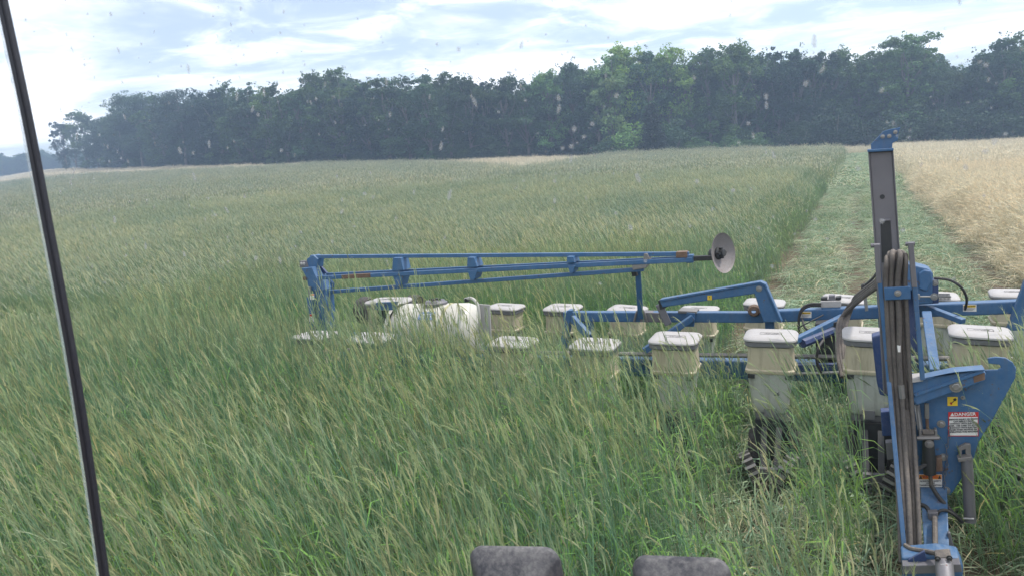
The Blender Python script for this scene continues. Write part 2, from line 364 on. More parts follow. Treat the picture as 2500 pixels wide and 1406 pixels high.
def rye_stem(rng, detail, wmul=1.0, height=1.22, gold=False, lean=1.0, leaves=1.4):
    B = Blades(); Z = np.array([0, 0, 1.0]); base = np.array([0, 0, -0.02])
    Ls = height * rng.normal(1.0, 0.085)
    if rng.random() < 0.2: Ls *= rng.uniform(0.6, 0.9)
    elif rng.random() < 0.08: Ls *= rng.uniform(1.06, 1.16)
    wd = unit(WIND + np.array([rng.normal(0, .5), rng.normal(0, .5), 0]))
    k = max(-0.12, rng.normal(0.12, 0.10)) * lean
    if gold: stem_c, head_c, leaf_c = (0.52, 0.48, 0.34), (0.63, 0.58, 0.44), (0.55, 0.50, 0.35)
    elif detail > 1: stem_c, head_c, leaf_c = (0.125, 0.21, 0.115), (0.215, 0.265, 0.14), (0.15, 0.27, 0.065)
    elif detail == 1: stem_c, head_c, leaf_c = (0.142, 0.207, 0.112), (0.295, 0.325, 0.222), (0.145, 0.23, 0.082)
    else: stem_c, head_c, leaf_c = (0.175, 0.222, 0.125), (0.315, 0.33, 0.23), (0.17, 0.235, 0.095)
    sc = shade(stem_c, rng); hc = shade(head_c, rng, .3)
    if not gold and rng.random() < 0.2: hc = shade((0.36, 0.375, 0.22), rng)
    segs = 5 if detail > 1 else 3
    def pos(t): return base + wd * (Ls * k * t ** 2.2) + Z * (Ls * t * (1 - 0.22 * abs(k) * t))
    P = [pos(t) for t in np.linspace(0, 1, segs + 1)]
    tan = unit(pos(1.0) - pos(0.94))
    side = unit(np.cross(tan, np.array([rng.normal(), rng.normal(), 0.2])))
    w = 0.0038 * wmul
    B.ribbon(P, [w * (1.15 - 0.4 * i / segs) for i in range(segs + 1)], side, sc)
    # ear, bowing over to leeward
    hl = rng.uniform(0.085, 0.14) * (1.15 if gold else 1.0); droop = rng.uniform(0.0, 0.6) * lean + (0.7 if gold else 0)
    hs = 4 if detail > 1 else 2; hp = [P[-1]]; d = tan
    for i in range(hs):
        d = unit(d + (wd * 0.8 - Z * 0.45) * droop * 0.9 / hs); hp.append(hp[-1] + d * hl / hs)
    prof = [0.3, 1.0, 0.95, 0.7, 0.12] if hs == 4 else [0.5, 1.0, 0.2]
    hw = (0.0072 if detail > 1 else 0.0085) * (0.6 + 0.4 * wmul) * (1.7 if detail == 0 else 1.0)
    s2 = unit(np.cross(d, side))
    B.ribbon(hp, [hw * q for q in prof], side, hc)
    if detail > 0: B.ribbon(hp, [hw * q for q in prof], s2, hc)
    ac = (hc[0] * 1.2, hc[1] * 1.15, hc[2] * 1.12)
    for i in range((0, 4, 11)[detail]):
        t = rng.uniform(0.1, 1.0) * (len(hp) - 1); j = min(int(t), len(hp) - 2); p = hp[j] + (hp[j + 1] - hp[j]) * (t - j)
        od = unit(d * 1.0 + np.array([rng.normal(0, .25), rng.normal(0, .25), rng.normal(0, .25)])); al = rng.uniform(0.03, 0.055)
        sv = unit(np.cross(od, np.array([rng.normal(), rng.normal(), rng.normal()]))) * 0.0011 * wmul
        B.tri(p - sv, p + sv, p + od * al, ac)
    for i in range(int(leaves + rng.random())):
        t = rng.uniform(0.12, 0.8); p = pos(t); az = rng.random() * 6.283
        od = unit(np.array([math.cos(az), math.sin(az), 0]) + WIND * 0.5); ll = rng.uniform(0.12, 0.26); lw = rng.uniform(0.006, 0.011) * (0.55 + 0.45 * wmul)
        lp = [p, p + od * ll * .25 + Z * ll * .42, p + od * ll * .65 + Z * ll * rng.uniform(.3, .55), p + od * ll * rng.uniform(.85, 1.0) + Z * ll * rng.uniform(-.2, .5)]
        lc = shade(leaf_c, rng, .35)
        if not gold and rng.random() < 0.15: lc = shade((0.30, 0.29, 0.13), rng)
        B.ribbon(lp, [lw * .8, lw, lw * .8, lw * .1], unit(np.cross(od, Z)), lc)
    return B.arrays()

def laid_stem(rng, wmul=1.0, greens=0.5):
    """One stem pressed flat, running mostly with the direction of travel."""
    B = Blades(); Z = np.array([0, 0, 1.0]); p = np.array([0, 0, rng.uniform(0.01, 0.12)])
    az = rng.normal(0.1, 0.6) + (math.pi if rng.random() < 0.5 else 0); d = np.array([math.sin(az), math.cos(az), 0])
    Ls = rng.uniform(0.2, 0.62); bend = rng.normal(0, 0.25); s = np.cross(d, Z); hump = rng.uniform(0, 0.09)
    P = [p + d * Ls * t + s * bend * Ls * t * t + Z * (hump * math.sin(3.1 * t) + rng.normal(0, .008)) for t in (0, .33, .66, 1)]
    col = shade((0.27, 0.37, 0.24), rng, .3) if rng.random() < greens else shade((0.44, 0.43, 0.29), rng, .3)
    if rng.random() < .2: col = shade((0.15, 0.22, 0.10), rng)
    w = rng.uniform(0.005, 0.010) * wmul
    B.ribbon(P, [w, w, w * .9, w * .3], unit(s + Z * rng.normal(0, .6)), col)
    return B.arrays()

def tile(name, pool, seed, n, size, mat, square=True, turn=0.5):
    """n stems from the pool, each turned, scaled and tinted a little, spread over a square or round patch."""
    rng = np.random.default_rng(seed); out = []
    for _ in range(n):
        v, f, c = pool[rng.integers(len(pool))]; a = rng.normal(0, turn); ca, sa = math.cos(a), math.sin(a); k = rng.uniform(.88, 1.1)
        if square: x, y = rng.uniform(-size / 2, size / 2, 2)
        else: r = size * math.sqrt(rng.random()); q = rng.random() * 6.283; x, y = r * math.cos(q), r * math.sin(q)
        w = np.empty_like(v); w[:, 0] = v[:, 0] * ca - v[:, 1] * sa + x; w[:, 1] = v[:, 0] * sa + v[:, 1] * ca + y; w[:, 2] = v[:, 2] * k
        out.append((w, f, c * rng.uniform(.8, 1.2)))
    return quad_mesh(name, out, mat)

def source_collection(name, meshes):
    c = bpy.data.collections.new(name)
    for i, me in enumerate(meshes):
        o = bpy.data.objects.new('%s_%02d' % (name, i), me); c.objects.link(o)
    return c

def scatter(name, coll, pts, rotz, scl, idx, tilt=None, mat=None):
    """One object whose points carry instances of the patches in coll."""
    me = bpy.data.meshes.new(name); me.vertices.add(len(pts)); me.vertices.foreach_set('co', np.asarray(pts, 'f').ravel())
    r = np.zeros((len(pts), 3), 'f'); r[:, 2] = rotz
    if tilt is not None: r[:, 0] = tilt[:, 0]; r[:, 1] = tilt[:, 1]
    a = me.attributes.new('rot', 'FLOAT_VECTOR', 'POINT'); a.data.foreach_set('vector', r.ravel())
    a = me.attributes.new('scl', 'FLOAT_VECTOR', 'POINT'); a.data.foreach_set('vector', np.asarray(scl, 'f').ravel())
    a = me.attributes.new('idx', 'INT', 'POINT'); a.data.foreach_set('value', np.asarray(idx, 'i'))
    o = bpy.data.objects.new(name, me); COL.objects.link(o)
    ng = bpy.data.node_groups.new(name + '_nodes', 'GeometryNodeTree')
    ng.interface.new_socket('Geometry', in_out='INPUT', socket_type='NodeSocketGeometry'); ng.interface.new_socket('Geometry', in_out='OUTPUT', socket_type='NodeSocketGeometry')
    N = ng.nodes.new; L = ng.links.new
    gi, go = N('NodeGroupInput'), N('NodeGroupOutput')
    mp = N('GeometryNodeMeshToPoints'); ip = N('GeometryNodeInstanceOnPoints'); ci = N('GeometryNodeCollectionInfo')
    ci.inputs[0].default_value = coll; ci.inputs['Separate Children'].default_value = True; ci.inputs['Reset Children'].default_value = True
    ip.inputs['Pick Instance'].default_value = True
    def named(nm, dt):
        n = N('GeometryNodeInputNamedAttribute'); n.data_type = dt; n.inputs['Name'].default_value = nm; return n.outputs['Attribute']
    L(gi.outputs[0], mp.inputs[0]); L(mp.outputs[0], ip.inputs['Points']); L(ci.outputs[0], ip.inputs['Instance'])
    L(named('idx', 'INT'), ip.inputs['Instance Index'])
    er = N('FunctionNodeEulerToRotation'); L(named('rot', 'FLOAT_VECTOR'), er.inputs[0]); L(er.outputs[0], ip.inputs['Rotation'])
    L(named('scl', 'FLOAT_VECTOR'), ip.inputs['Scale']); L(ip.outputs[0], go.inputs[0])
    m = o.modifiers.new('scatter', 'NODES'); m.node_group = ng
    if mat: me.materials.append(mat)
    return o

RNG = np.random.default_rng(7)
def grid(x0, x1, y0, y1, s):
    gx, gy = np.meshgrid(np.arange(x0, x1, s), np.arange(y0, y1, s)); return np.stack([gx.ravel(), gy.ravel()], -1) + s / 2
def jitter_grid(x0, x1, y0, y1, s):
    p = grid(x0, x1, y0, y1, s); return p + RNG.uniform(-.5, .5, p.shape) * s
def in_view(p, margin=0.14):
    az = np.arctan2(p[:, 0], p[:, 1]); return (az > -0.97 - margin) & (az < 0.165 + margin)
def lowfreq(x, y, s, ph=0.0):
    return (np.sin(x * s + ph) * np.cos(y * s * 1.3 + 2 * ph) + np.sin((x + y) * s * .63 + 1.7 + ph) + np.cos((x - 1.6 * y) * s * .41 + ph)) / 3
FRONT_X = [-5.26, -4.50, -3.74, -3.0, -2.24, -1.48, -0.69, 0.06, 0.80]
YF, YR, YT = 6.75, 8.86, 7.8

def standing_density(x, y):
    """How much upright green rye grows at a spot; 0 where the machine stands or the crop is laid down."""
    d = np.ones_like(x)
    d[(y < 1.6) & (x > -1.3)] = 0
    d[(x > -1.15) & (x < 1.7) & (y < 3.6)] = 0
    d[(x > -0.92) & (x < -0.22) & (y < 7.4)] = 0.10; d[(x > -0.95) & (x < -0.30) & (y > 5.0) & (y < 6.5)] = 0.02; d[(x > -0.92) & (x < -0.22) & (y < 4.4)] = 0.35                                # the tractor's wheel track
    d[(x > -0.22) & (x < -0.02) & (y < 4.5)] = 0.5
    b = (x > -1.66) & (x < -1.26) & (y > 5.3) & (y < 7.3); d[b] *= 0.25
    d[(x > -0.02) & (x < 0.60) & (y > 3.4) & (y < 8.2)] = 0                         # tongue
    d[(x > 0.40) & (x < 1.05) & (y < 5.22)] = 0
    for fx in FRONT_X: d[(np.abs(x - fx) < 0.25) & (y > 6.30) & (y < 7.5)] = 0       # row units
    d[(x > -5.05) & (x < -3.65) & (y > 7.3) & (y < 8.3)] = 0                        # tank
    d[(x > -1.52) & (y > 8.0)] = 0                                                 # laid strip
    s = (np.abs(x + 0.86) < 0.16) & (y > 11) & (y < 40); d[s] = 0.45 * (lowfreq(x, y, 1.1)[s] > 0.05)
    s = (np.abs(x - 0.42) < 0.13) & (y > 13) & (y < 70); d[s] = 0.5 * (lowfreq(x, y, 0.6)[s] > -0.35)
    d[(x > -1.70 - 0.10 * lowfreq(x, y, 1.6, .2)) & (x < -1.3) & (y > 9)] = 0
    d[(x > 2.2) & (y > 9.0)] = 0
    r = np.hypot(x, y); d[r > edge_R(np.arctan2(x, y)) + 1.0] = 0; d[tan_margin(x, y)] = 0
    return d

def tan_margin(x, y):                                 # ripe grass along the headland
    r = np.hypot(x, y); az = np.arctan2(x, y); t = r / edge_R(az); px = np.degrees(az)
    a = (px < -37.5) & (t > 0.93 - 0.015 * (-37.5 - px)); b = (px > -31.5) & (px < -16.5) & (t > 0.60 + 0.40 * np.abs(px + 22.5) / 8.0)
    c = (px > -5.5) & (t > 0.90 + 0.05 * np.sin(px * 9))
    return a | b | c

def build_rye():
    rng = np.random.default_rng(21)
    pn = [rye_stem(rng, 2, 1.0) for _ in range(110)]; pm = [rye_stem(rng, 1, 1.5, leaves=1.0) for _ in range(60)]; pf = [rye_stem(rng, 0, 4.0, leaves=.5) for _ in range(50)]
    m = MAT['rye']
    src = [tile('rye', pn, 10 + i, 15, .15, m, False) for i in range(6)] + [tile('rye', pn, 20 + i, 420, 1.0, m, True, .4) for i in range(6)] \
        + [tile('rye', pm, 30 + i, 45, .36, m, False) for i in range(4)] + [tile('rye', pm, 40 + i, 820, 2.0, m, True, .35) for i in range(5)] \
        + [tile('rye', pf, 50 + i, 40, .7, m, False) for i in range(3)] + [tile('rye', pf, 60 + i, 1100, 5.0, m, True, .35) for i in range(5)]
    coll = source_collection('rye_source', src)
    P, I, S, RZ, T = [], [], [], [], []
    def add(p, base, n, sxy, rot, tl):
        x, y = p[:, 0], p[:, 1]
        hs = 1.0 + 0.06 * lowfreq(x, y, 0.9) + 0.05 * lowfreq(x, y, 0.21, 2)
        hs[(x > -1.25) & (y < 7.4)] *= 0.94; hs[(x > -1.3) & (y > 9)] *= 0.42; w_ = (x <= -1.3) & (x > -2.3) & (y > 9); hs[w_] *= 1 - 0.42 * (x[w_] + 2.3); hs[(x <= -1.7) & (y > 4.6) & (y < 6.5)] *= 1.10                                        # combed down a little by the tractor
        hs[(x <= -1.2) & (y > 6.5) & (y < 7.3)] *= 0.86; hs[(x <= -1.2) & (y >= 7.3) & (y < 9.3)] *= 0.64; hs[(x < -3.5) & (x > -5.3) & (y > 6.3) & (y < 7.3)] *= 1.18; hs[(x > -1.5) & (y > 6.9)] *= 0.72                             # held down by the planter
        P.append(np.stack([x, y, ground_z(x, y)], -1)); I.append(base + RNG.integers(0, n, len(p))); RZ.append(RNG.normal(0, rot, len(p)))
        S.append(np.stack([np.full(len(p), sxy), np.full(len(p), sxy), hs * RNG.uniform(.95, 1.04, len(p))], -1))
        g = 0.16 * lowfreq(x, y, 0.5, 1.1) + 0.12 * lowfreq(x, y, 1.7, .4)
        T.append(np.stack([(0.02 + 0.4 * g + RNG.normal(0, .03, len(p))) * tl, (-(0.02 + np.clip(g, -.12, .32)) + RNG.normal(0, .04, len(p))) * tl], -1))
    def zone(x0, x1, y0, y1, s, r0, r1, small, ns, ss, big, nb, sxy=1.0):
        c = grid(x0, x1, y0, y1, s); r = np.hypot(c[:, 0], c[:, 1]); c = c[(r >= r0) & (r < r1) & in_view(c, .2)]
        q = np.linspace(-.5, .5, 7) * s; ox, oy = np.meshgrid(q, q)
        X = c[:, :1] + ox.ravel()[None]; Y = c[:, 1:] + oy.ravel()[None]
        D = standing_density(X.ravel().copy(), Y.ravel().copy()).reshape(X.shape); full = D.min(1) >= 1
        if s < 1.5: full &= ~((c[:, 0] > -6.8) & (c[:, 1] > 5.8) & (c[:, 1] < 9.8))
        add(c[full], big, nb, sxy, .06, .6 if s < 3 else 0.0)
        part = (~full) & (D.max(1) > 0); k = max(1, int(round((s / ss) ** 2)))
        if part.any():
            pp = np.repeat(c[part], k, 0); pp = pp + RNG.uniform(-.5, .5, pp.shape) * s
            d = standing_density(pp[:, 0].copy(), pp[:, 1].copy()); pp = pp[RNG.random(len(pp)) < d]; add(pp, small, ns, sxy if s > 3 else 1.0, .4, 1.0)
    zone(-15, 4, 1, 15, 1.0, 0, 14.5, 0, 6, .185, 6, 6)
    zone(-50, 8, 4, 48, 2.0, 14.5, 46, 12, 4, .36, 16, 5)
    zone(-165, 20, 10, 155, 5.0, 46, 165, 21, 3, .9, 24, 5)
    zone(-450, -60, 60, 340, 9.0, 165, 600, 21, 3, 1.6, 24, 5, 1.8)
    o = scatter('standing_rye', coll, np.concatenate(P), np.concatenate(RZ), np.concatenate(S), np.concatenate(I), np.concatenate(T), MAT['rye'])
    tag(o, 'green cereal rye standing in ear across the field, leaning to the left', 'rye', kind='stuff')

def build_gold():
    rng = np.random.default_rng(22)
    a = [rye_stem(rng, 1, 1.7, 1.0, True, 1.5) for _ in range(60)]; b = [rye_stem(rng, 0, 4.0, 1.0, True, 1.3, .6) for _ in range(40)]
    src = [tile('gold', a, 110 + i, 55, .32, MAT['gold'], False, .9) for i in range(6)] + [tile('gold', b, 130 + i, 110, 1.1, MAT['gold'], False, .9) for i in range(4)]
    coll = source_collection('gold_source', src)
    p1 = jitter_grid(2.25, 14, 9, 50, 0.34); e = 2.62 + 0.22 * lowfreq(p1[:, 0], p1[:, 1], .8); p1 = p1[(p1[:, 0] > e) | (RNG.random(len(p1)) < 0.10)]
    p2 = jitter_grid(2.7, 45, 50, 146, 1.05)
    p3 = jitter_grid(-450, 25, 80, 350, 1.3); p3 = p3[tan_margin(p3[:, 0], p3[:, 1])]
    r = np.hypot(p3[:, 0], p3[:, 1]); p3 = p3[r < edge_R(np.arctan2(p3[:, 0], p3[:, 1])) + 2.5]
    out = []
    for p, base, n in ((p1, 0, 6), (p2, 6, 4), (p3, 6, 4)):
        p = p[in_view(p)]; p = p[np.hypot(p[:, 0], p[:, 1]) < edge_R(np.arctan2(p[:, 0], p[:, 1])) + 3]
        out.append((p, base + RNG.integers(0, n, len(p))))
    p = np.concatenate([a for a, _ in out]); idx = np.concatenate([b for _, b in out]); x, y = p[:, 0], p[:, 1]
    hs = 1.0 + 0.10 * lowfreq(x, y, 0.7); edge = np.clip((x - 2.3) / 0.9, 0.45, 1); hs *= np.where(y < 60, edge, 1)
    hs *= np.where((lowfreq(x, y, 0.33, 1.0) > 0.42), 0.6, 1.0); hs[len(out[0][0]) + len(out[1][0]):] *= 0.85
    S = np.stack([np.ones(len(p)), np.ones(len(p)), hs * RNG.uniform(.85, 1.1, len(p))], -1)
    T = np.stack([RNG.normal(0.08, .16, len(p)), RNG.normal(-.12, .18, len(p))], -1)
    o = scatter('ripe_rye', coll, np.stack([x, y, ground_z(x, y)], -1), RNG.normal(0, .9, len(p)), S, idx, T, MAT['gold'])
    tag(o, 'golden ripe rye standing along the right side of the field and its headland', 'rye', kind='stuff')

def build_laid():
    rng = np.random.default_rng(23)
    pa = [laid_stem(rng, 1, .75) for _ in range(150)]; pb = [laid_stem(rng, 1, .12) for _ in range(120)]; pc = [laid_stem(rng, 3.6, .6) for _ in range(80)]
    s = MAT['straw']
    src = [tile('laid', pa, 210 + i, 80, .26, s, False, .3) for i in range(6)] + [tile('laid', pb, 230 + i, 70, .26, s, False, .3) for i in range(4)] + [tile('laid', pc, 250 + i, 200, 1.1, s, False, .3) for i in range(4)]
    coll = source_collection('laid_source', src)
    p = jitter_grid(-1.75, 3.2, 3.0, 46, 0.28); x, y = p[:, 0], p[:, 1]
    d = np.where(y > 7.3, 1.0, 0.0); d[(y <= 7.3) & (x > -1.75) & (x < -0.0)] = 0.65; d[(y <= 7.3) & (x >= 0.0) & (x < 1.6)] = 0.4
    d[(np.abs(x + 1.54 + 0.05 * np.sin(y * .9)) < 0.40 + 0.08 * lowfreq(x, y, 1.3)) & (y > 9)] = 0.02             # the furrow beside the standing crop
    b = (np.abs(x + 0.06 + 0.06 * np.sin(y * .7)) < 0.35 + 0.09 * lowfreq(x, y, 1.9, .5)) & (y > 8) & (y < 60); d[b] = 0.02
    b = (np.abs(x - 2.10) < 0.34) & (y > 9); d[b] = 0.05
    d[(x > 2.2) & (y > 9)] *= 0.8
    k = (RNG.random(len(p)) < d) & in_view(p); p = p[k]; x, y = p[:, 0], p[:, 1]
    dry = (RNG.random(len(p)) < np.where(x > 2.05, 0.95, np.where(lowfreq(x, y, .55, .3) > .2, .45, .12)))
    idx = np.where(dry, 6 + RNG.integers(0, 4, len(p)), RNG.integers(0, 6, len(p)))
    q = jitter_grid(-1.4, 3.0, 46, 138, 0.8); qi = 10 + RNG.integers(0, 4, len(q))
    k = RNG.random(len(q)) < 0.85; q, qi = q[k], qi[k]
    p = np.concatenate([p, q]); idx = np.concatenate([idx, qi]); x, y = p[:, 0], p[:, 1]
    S = np.stack([np.ones(len(p))] * 2 + [RNG.uniform(.6, 1.7, len(p))], -1)
    o = scatter('laid_rye', coll, np.stack([x, y, ground_z(x, y) + 0.01], -1), RNG.normal(0, .35, len(p)), S, idx, None, MAT['straw'])
    tag(o, 'pale flattened rye pressed down in the strip behind the planter', 'straw', kind='stuff')
build_rye(); build_gold(); build_laid()

# ------------------------------------------------------------------ trees
def leaf_clump(B, rng, c, rad, n, size, col, flat=1.0):
    """n leaf sprays scattered through a ball of radius rad, each a small bent diamond."""
    d = rng.normal(size=(n, 3)); d /= np.linalg.norm(d, axis=1, keepdims=True)
    p = np.asarray(c) + d * (rad * rng.uniform(.35, 1.0, (n, 1)) ** .6) * np.array([1, 1, flat])
    nr = d + rng.normal(0, .8, (n, 3)); nr /= np.linalg.norm(nr, axis=1, keepdims=True)
    a = np.cross(nr, rng.normal(size=(n, 3))); a /= np.linalg.norm(a, axis=1, keepdims=True); b = np.cross(nr, a)
    s = size * rng.uniform(.6, 1.3, (n, 1))
    v = np.stack([p - a * s * .5, p - b * s * .32, p + a * s * .55, p + b * s * .34], 1).reshape(-1, 3)
    cc = np.array(col) * rng.uniform(.76, 1.24, (n, 1)); cc = np.repeat(cc, 4, 0)
    B.append((v, np.arange(4 * n).reshape(-1, 4), cc))

def limb(mb, a, b, r0, r1, rng, wob=0.25):
    m1 = a + (b - a) * .35 + rng.normal(0, wob, 3) * np.array([1, 1, .4]); m2 = a + (b - a) * .7 + rng.normal(0, wob, 3) * np.array([1, 1, .4])
    mb.tube([a, m1, m2, b], [r0, r0 * .75 + r1 * .25, r0 * .4 + r1 * .6, r1], 6)

def make_tree(kind, seed, H=17.0):
    """Returns (trunk mesh, crown mesh) of a tree H metres tall rooted at the origin."""
    rng = np.random.default_rng(seed); B = []; T = MB(); A = np.array
    green = [(0.055, 0.095, 0.035), (0.045, 0.085, 0.04), (0.07, 0.11, 0.035), (0.05, 0.08, 0.045)][seed % 4]
    if kind == 'broad':
        th = H * rng.uniform(.62, .75); bend = rng.normal(0, .5, 2)
        path = [A([bend[0] * t * t, bend[1] * t * t, -0.4 + t * (th + .4)]) for t in np.linspace(0, 1, 7)]
        T.tube(path, [0.26 * (1 - .75 * t) + .03 for t in np.linspace(0, 1, 7)], 8)
        W = H * rng.uniform(.20, .26)
        lobes = []
        for i in range(int(rng.integers(8, 12))):
            t = rng.uniform(0.3, 1.0); az = rng.random() * 6.283; env = math.sin(math.pi * min(1, (t - .12) * 1.02)) ** .6
            rr = W * env * rng.uniform(.35, .85); lobes.append((A([rr * math.cos(az), rr * math.sin(az), H * (0.12 + .80 * t)]), rng.uniform(.11, .17) * H * .62))
        lobes.append((A([rng.normal(0, .4), rng.normal(0, .4), H * .90]), H * .075)); lobes.append((A([rng.normal(0, .5), rng.normal(0, .5), H * .76]), H * .13))
        lobes.append((A([0, 0, H * .5]), H * .15)); lobes.append((A([rng.normal(0, 1), rng.normal(0, 1), H * .33]), H * .13)); lobes.append((A([rng.normal(0, 1.4), rng.normal(0, 1.4), H * .22]), H * .12)); lobes.append((A([rng.normal(0, 1.4), rng.normal(0, 1.4), H * .13]), H * .09))
        for c, r in lobes:
            t = max(.25, min(.95, c[2] / H - .18)); s = A([bend[0] * t * t, bend[1] * t * t, th * min(1, t * 1.1)])
            limb(T, s, c, .10, .025, rng)
            k = int(9 + 5 * rng.random()); col = shade(green, rng, .2)
            for _ in range(k):
                d = unit(rng.normal(size=3)); q = c + d * r * rng.uniform(.45, 1.05) * A([1.05, 1.05, .85])
                leaf_clump(B, rng, q, r * rng.uniform(.30, .48), 46, .34, shade(col, rng, .18), .8)
        for _ in range(40):
            c, r = lobes[rng.integers(len(lobes))]; d = unit(rng.normal(size=3) + A([0, 0, .5])); leaf_clump(B, rng, c + d * r * rng.uniform(1.1, 1.35), .45, 12, .30, shade(green, rng, .2))
    elif kind == 'pine':
        green = (0.042, 0.07, 0.04)
        path = [A([rng.normal(0, .12), rng.normal(0, .12), -0.4 + t * (H * .94 + .4)]) for t in np.linspace(0, 1, 8)]
        T.tube(path, [0.27 * (1 - .8 * t) + .03 for t in np.linspace(0, 1, 8)], 8)
        for i in range(30):
            t = rng.uniform(0.45, 0.96) if i > 5 else rng.uniform(.28, .45)
            az = i * 2.4 + rng.normal(0, .4); env = math.sqrt(max(.05, 1 - ((t - .62) / .40) ** 2)); rr = H * .27 * env * rng.uniform(.5, 1.0)
            e = A([rr * math.cos(az), rr * math.sin(az), H * t + rr * .15]); limb(T, A([0, 0, H * t]), e, .09, .025, rng, .15)
            for _ in range(12):
                leaf_clump(B, rng, e + rng.normal(0, 1, 3) * A([1.0, 1.0, .5]), rng.uniform(.7, 1.15), 44, .27, shade(green, rng, .2), .6)
            for _ in range(3):
                leaf_clump(B, rng, A([0, 0, H * t]) + (e - A([0, 0, H * t])) * rng.uniform(.4, .8) + rng.normal(0, .4, 3), .9, 34, .27, shade(green, rng, .2), .6)
        leaf_clump(B, rng, A([0, 0, H * .95]), 1.6, 220, .27, green, .6)
    elif kind == 'spruce':
        green = (0.012, 0.024, 0.015)
        T.tube([A([0, 0, -.4]), A([0, 0, H * .5]), A([0, 0, H * .98])], [.22, .13, .02], 8)
        lv = 16
        for i in range(lv):
            t = .04 + .93 * i / lv; R = H * .30 * (1 - t) ** .62 * rng.uniform(.8, 1.12) * (0.82 if i == 0 else 1)
            m = max(4, int(11 * (1 - t)) + 2)
            for k in range(m):
                az = k * 6.283 / m + rng.normal(0, .2); rr = R * rng.uniform(.65, 1.1)
                e = A([rr * math.cos(az), rr * math.sin(az), H * t + rng.normal(0, .1)])
                if k % 3 == 0: limb(T, A([0, 0, H * t + .2]), e, .035, .012, rng, .05)
                leaf_clump(B, rng, e * A([.9, .9, 1]), .5 + .25 * (1 - t), 46, .24, shade(green, rng, .25), .6); leaf_clump(B, rng, e * A([.5, .5, 1]), .55, 24, .26, green, .6)
    elif kind == 'shrub':
        green = (0.045, 0.08, 0.035) if seed % 2 else (0.03, 0.055, 0.03)
        for i in range(5):
            az = rng.random() * 6.283; e = A([math.cos(az) * H * .3, math.sin(az) * H * .3, H * rng.uniform(.4, .7)])
            limb(T, A([rng.normal(0, .15), rng.normal(0, .15), -.3]), e, .07, .02, rng, .1)
        for i in range(60):
            d = unit(rng.normal(size=3)); d[2] = abs(d[2]); r = rng.uniform(.5, 1.0)
            q = A([d[0] * H * .55 * r, d[1] * H * .55 * r, H * (.10 + .80 * d[2] * r)])
            leaf_clump(B, rng, q, H * .14, 44, .28, shade(green, rng, .25), .8)
    tm = T.mesh('trunk'); tm.materials.append(MAT['bark']); tm.polygons.foreach_set('use_smooth', [True] * len(tm.polygons))
    return tm, quad_mesh('crown', B, MAT['needle' if kind == 'spruce' else 'leaf'])

BROAD = [make_tree('broad', 300 + i) for i in range(7)]
PINE = [make_tree('pine', 340 + i) for i in range(3)]
SPRUCE = make_tree('spruce', 360, 8.5)
SHRUB = [make_tree('shrub', 370 + i, 5.0) for i in range(3)]

def place_tree(name, meshes, base_h, px, top, D, label, group=None, wide=1.0, sink=0.0, cat='tree', tone=(1, 1, 1)):
    """A tree whose foot stands on the ground at viewing depth D in the direction of px and whose top reaches row top."""
    d = ray(px, 380) / FPX * D; x, y = d[0], d[1]; z = float(ground_z(x, y)) - sink
    t = ray(px, top); k = y / t[1]; H = t[2] * k + EYE - z
    s = H / base_h
    o = empty(name, (x, y, z)); o.rotation_euler = (0, 0, random.Random(px * 7 + 1).random() * 6.28)
    w = s * wide; o.scale = (w, w, s)
    for nm, me in zip(('trunk', 'crown'), meshes):
        c = bpy.data.objects.new(nm, me); COL.objects.link(c); c.parent = o
        c.color = tone + (1,)  # object colour; for some plants it carries painted reflection light
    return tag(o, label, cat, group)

TREES = [  # px, top row, depth, width factor
    (300, 248, 216, 1.1), (345, 232, 204, 1.1), (400, 219, 192, 1.1), (452, 217, 182, 1.05), (503, 211, 172, 1.0), (545, 203, 164, 1.05), (583, 190, 157, 1.0), (622, 194, 153, 1.1),
    (664, 199, 150, 1.1), (702, 194, 148, 1.1), (742, 206, 147, 1.1), (779, 170, 149, .8), (842, 153, 146, 1.2), (902, 186, 144, 1.1), (951, 178, 142, 1.15), (1002, 180, 141, 1.1),
    (1052, 166, 140, 1.1), (1102, 163, 140, .8), (1150, 180, 139, 1.1), (1198, 186, 138, 1.1), (1243, 181, 138, 1.1), (1292, 187, 138, 1.05),
    (1348, 158, 138, .9), (1402, 135, 137, 1.0), (1466, 150, 138, 1.0), (1502, 114, 136, .95), (1543, 106, 137, .95), (1592, 108, 136, .9), (1642, 114, 137, 1.0), (1691, 124, 136, 1.0),
    (1738, 108, 136, .85), (1800, 99, 135, 1.0), (1852, 119, 136, 1.0), (1903, 107, 135, .95), (1946, 104, 134, .95), (1990, 119, 134, 1.0),
    (2043, 117, 133, 1.0), (2098, 133, 133, 1.05), (2150, 119, 131, 1.0), (2218, 73, 129, 1.25), (2288, 112, 129, 1.0), (2342, 156, 130, 1.1),
    (2392, 117, 128, 1.0), (2445, 78, 126, 1.05), (2500, 69, 125, 1.1), (2570, 80, 124, 1.1)]
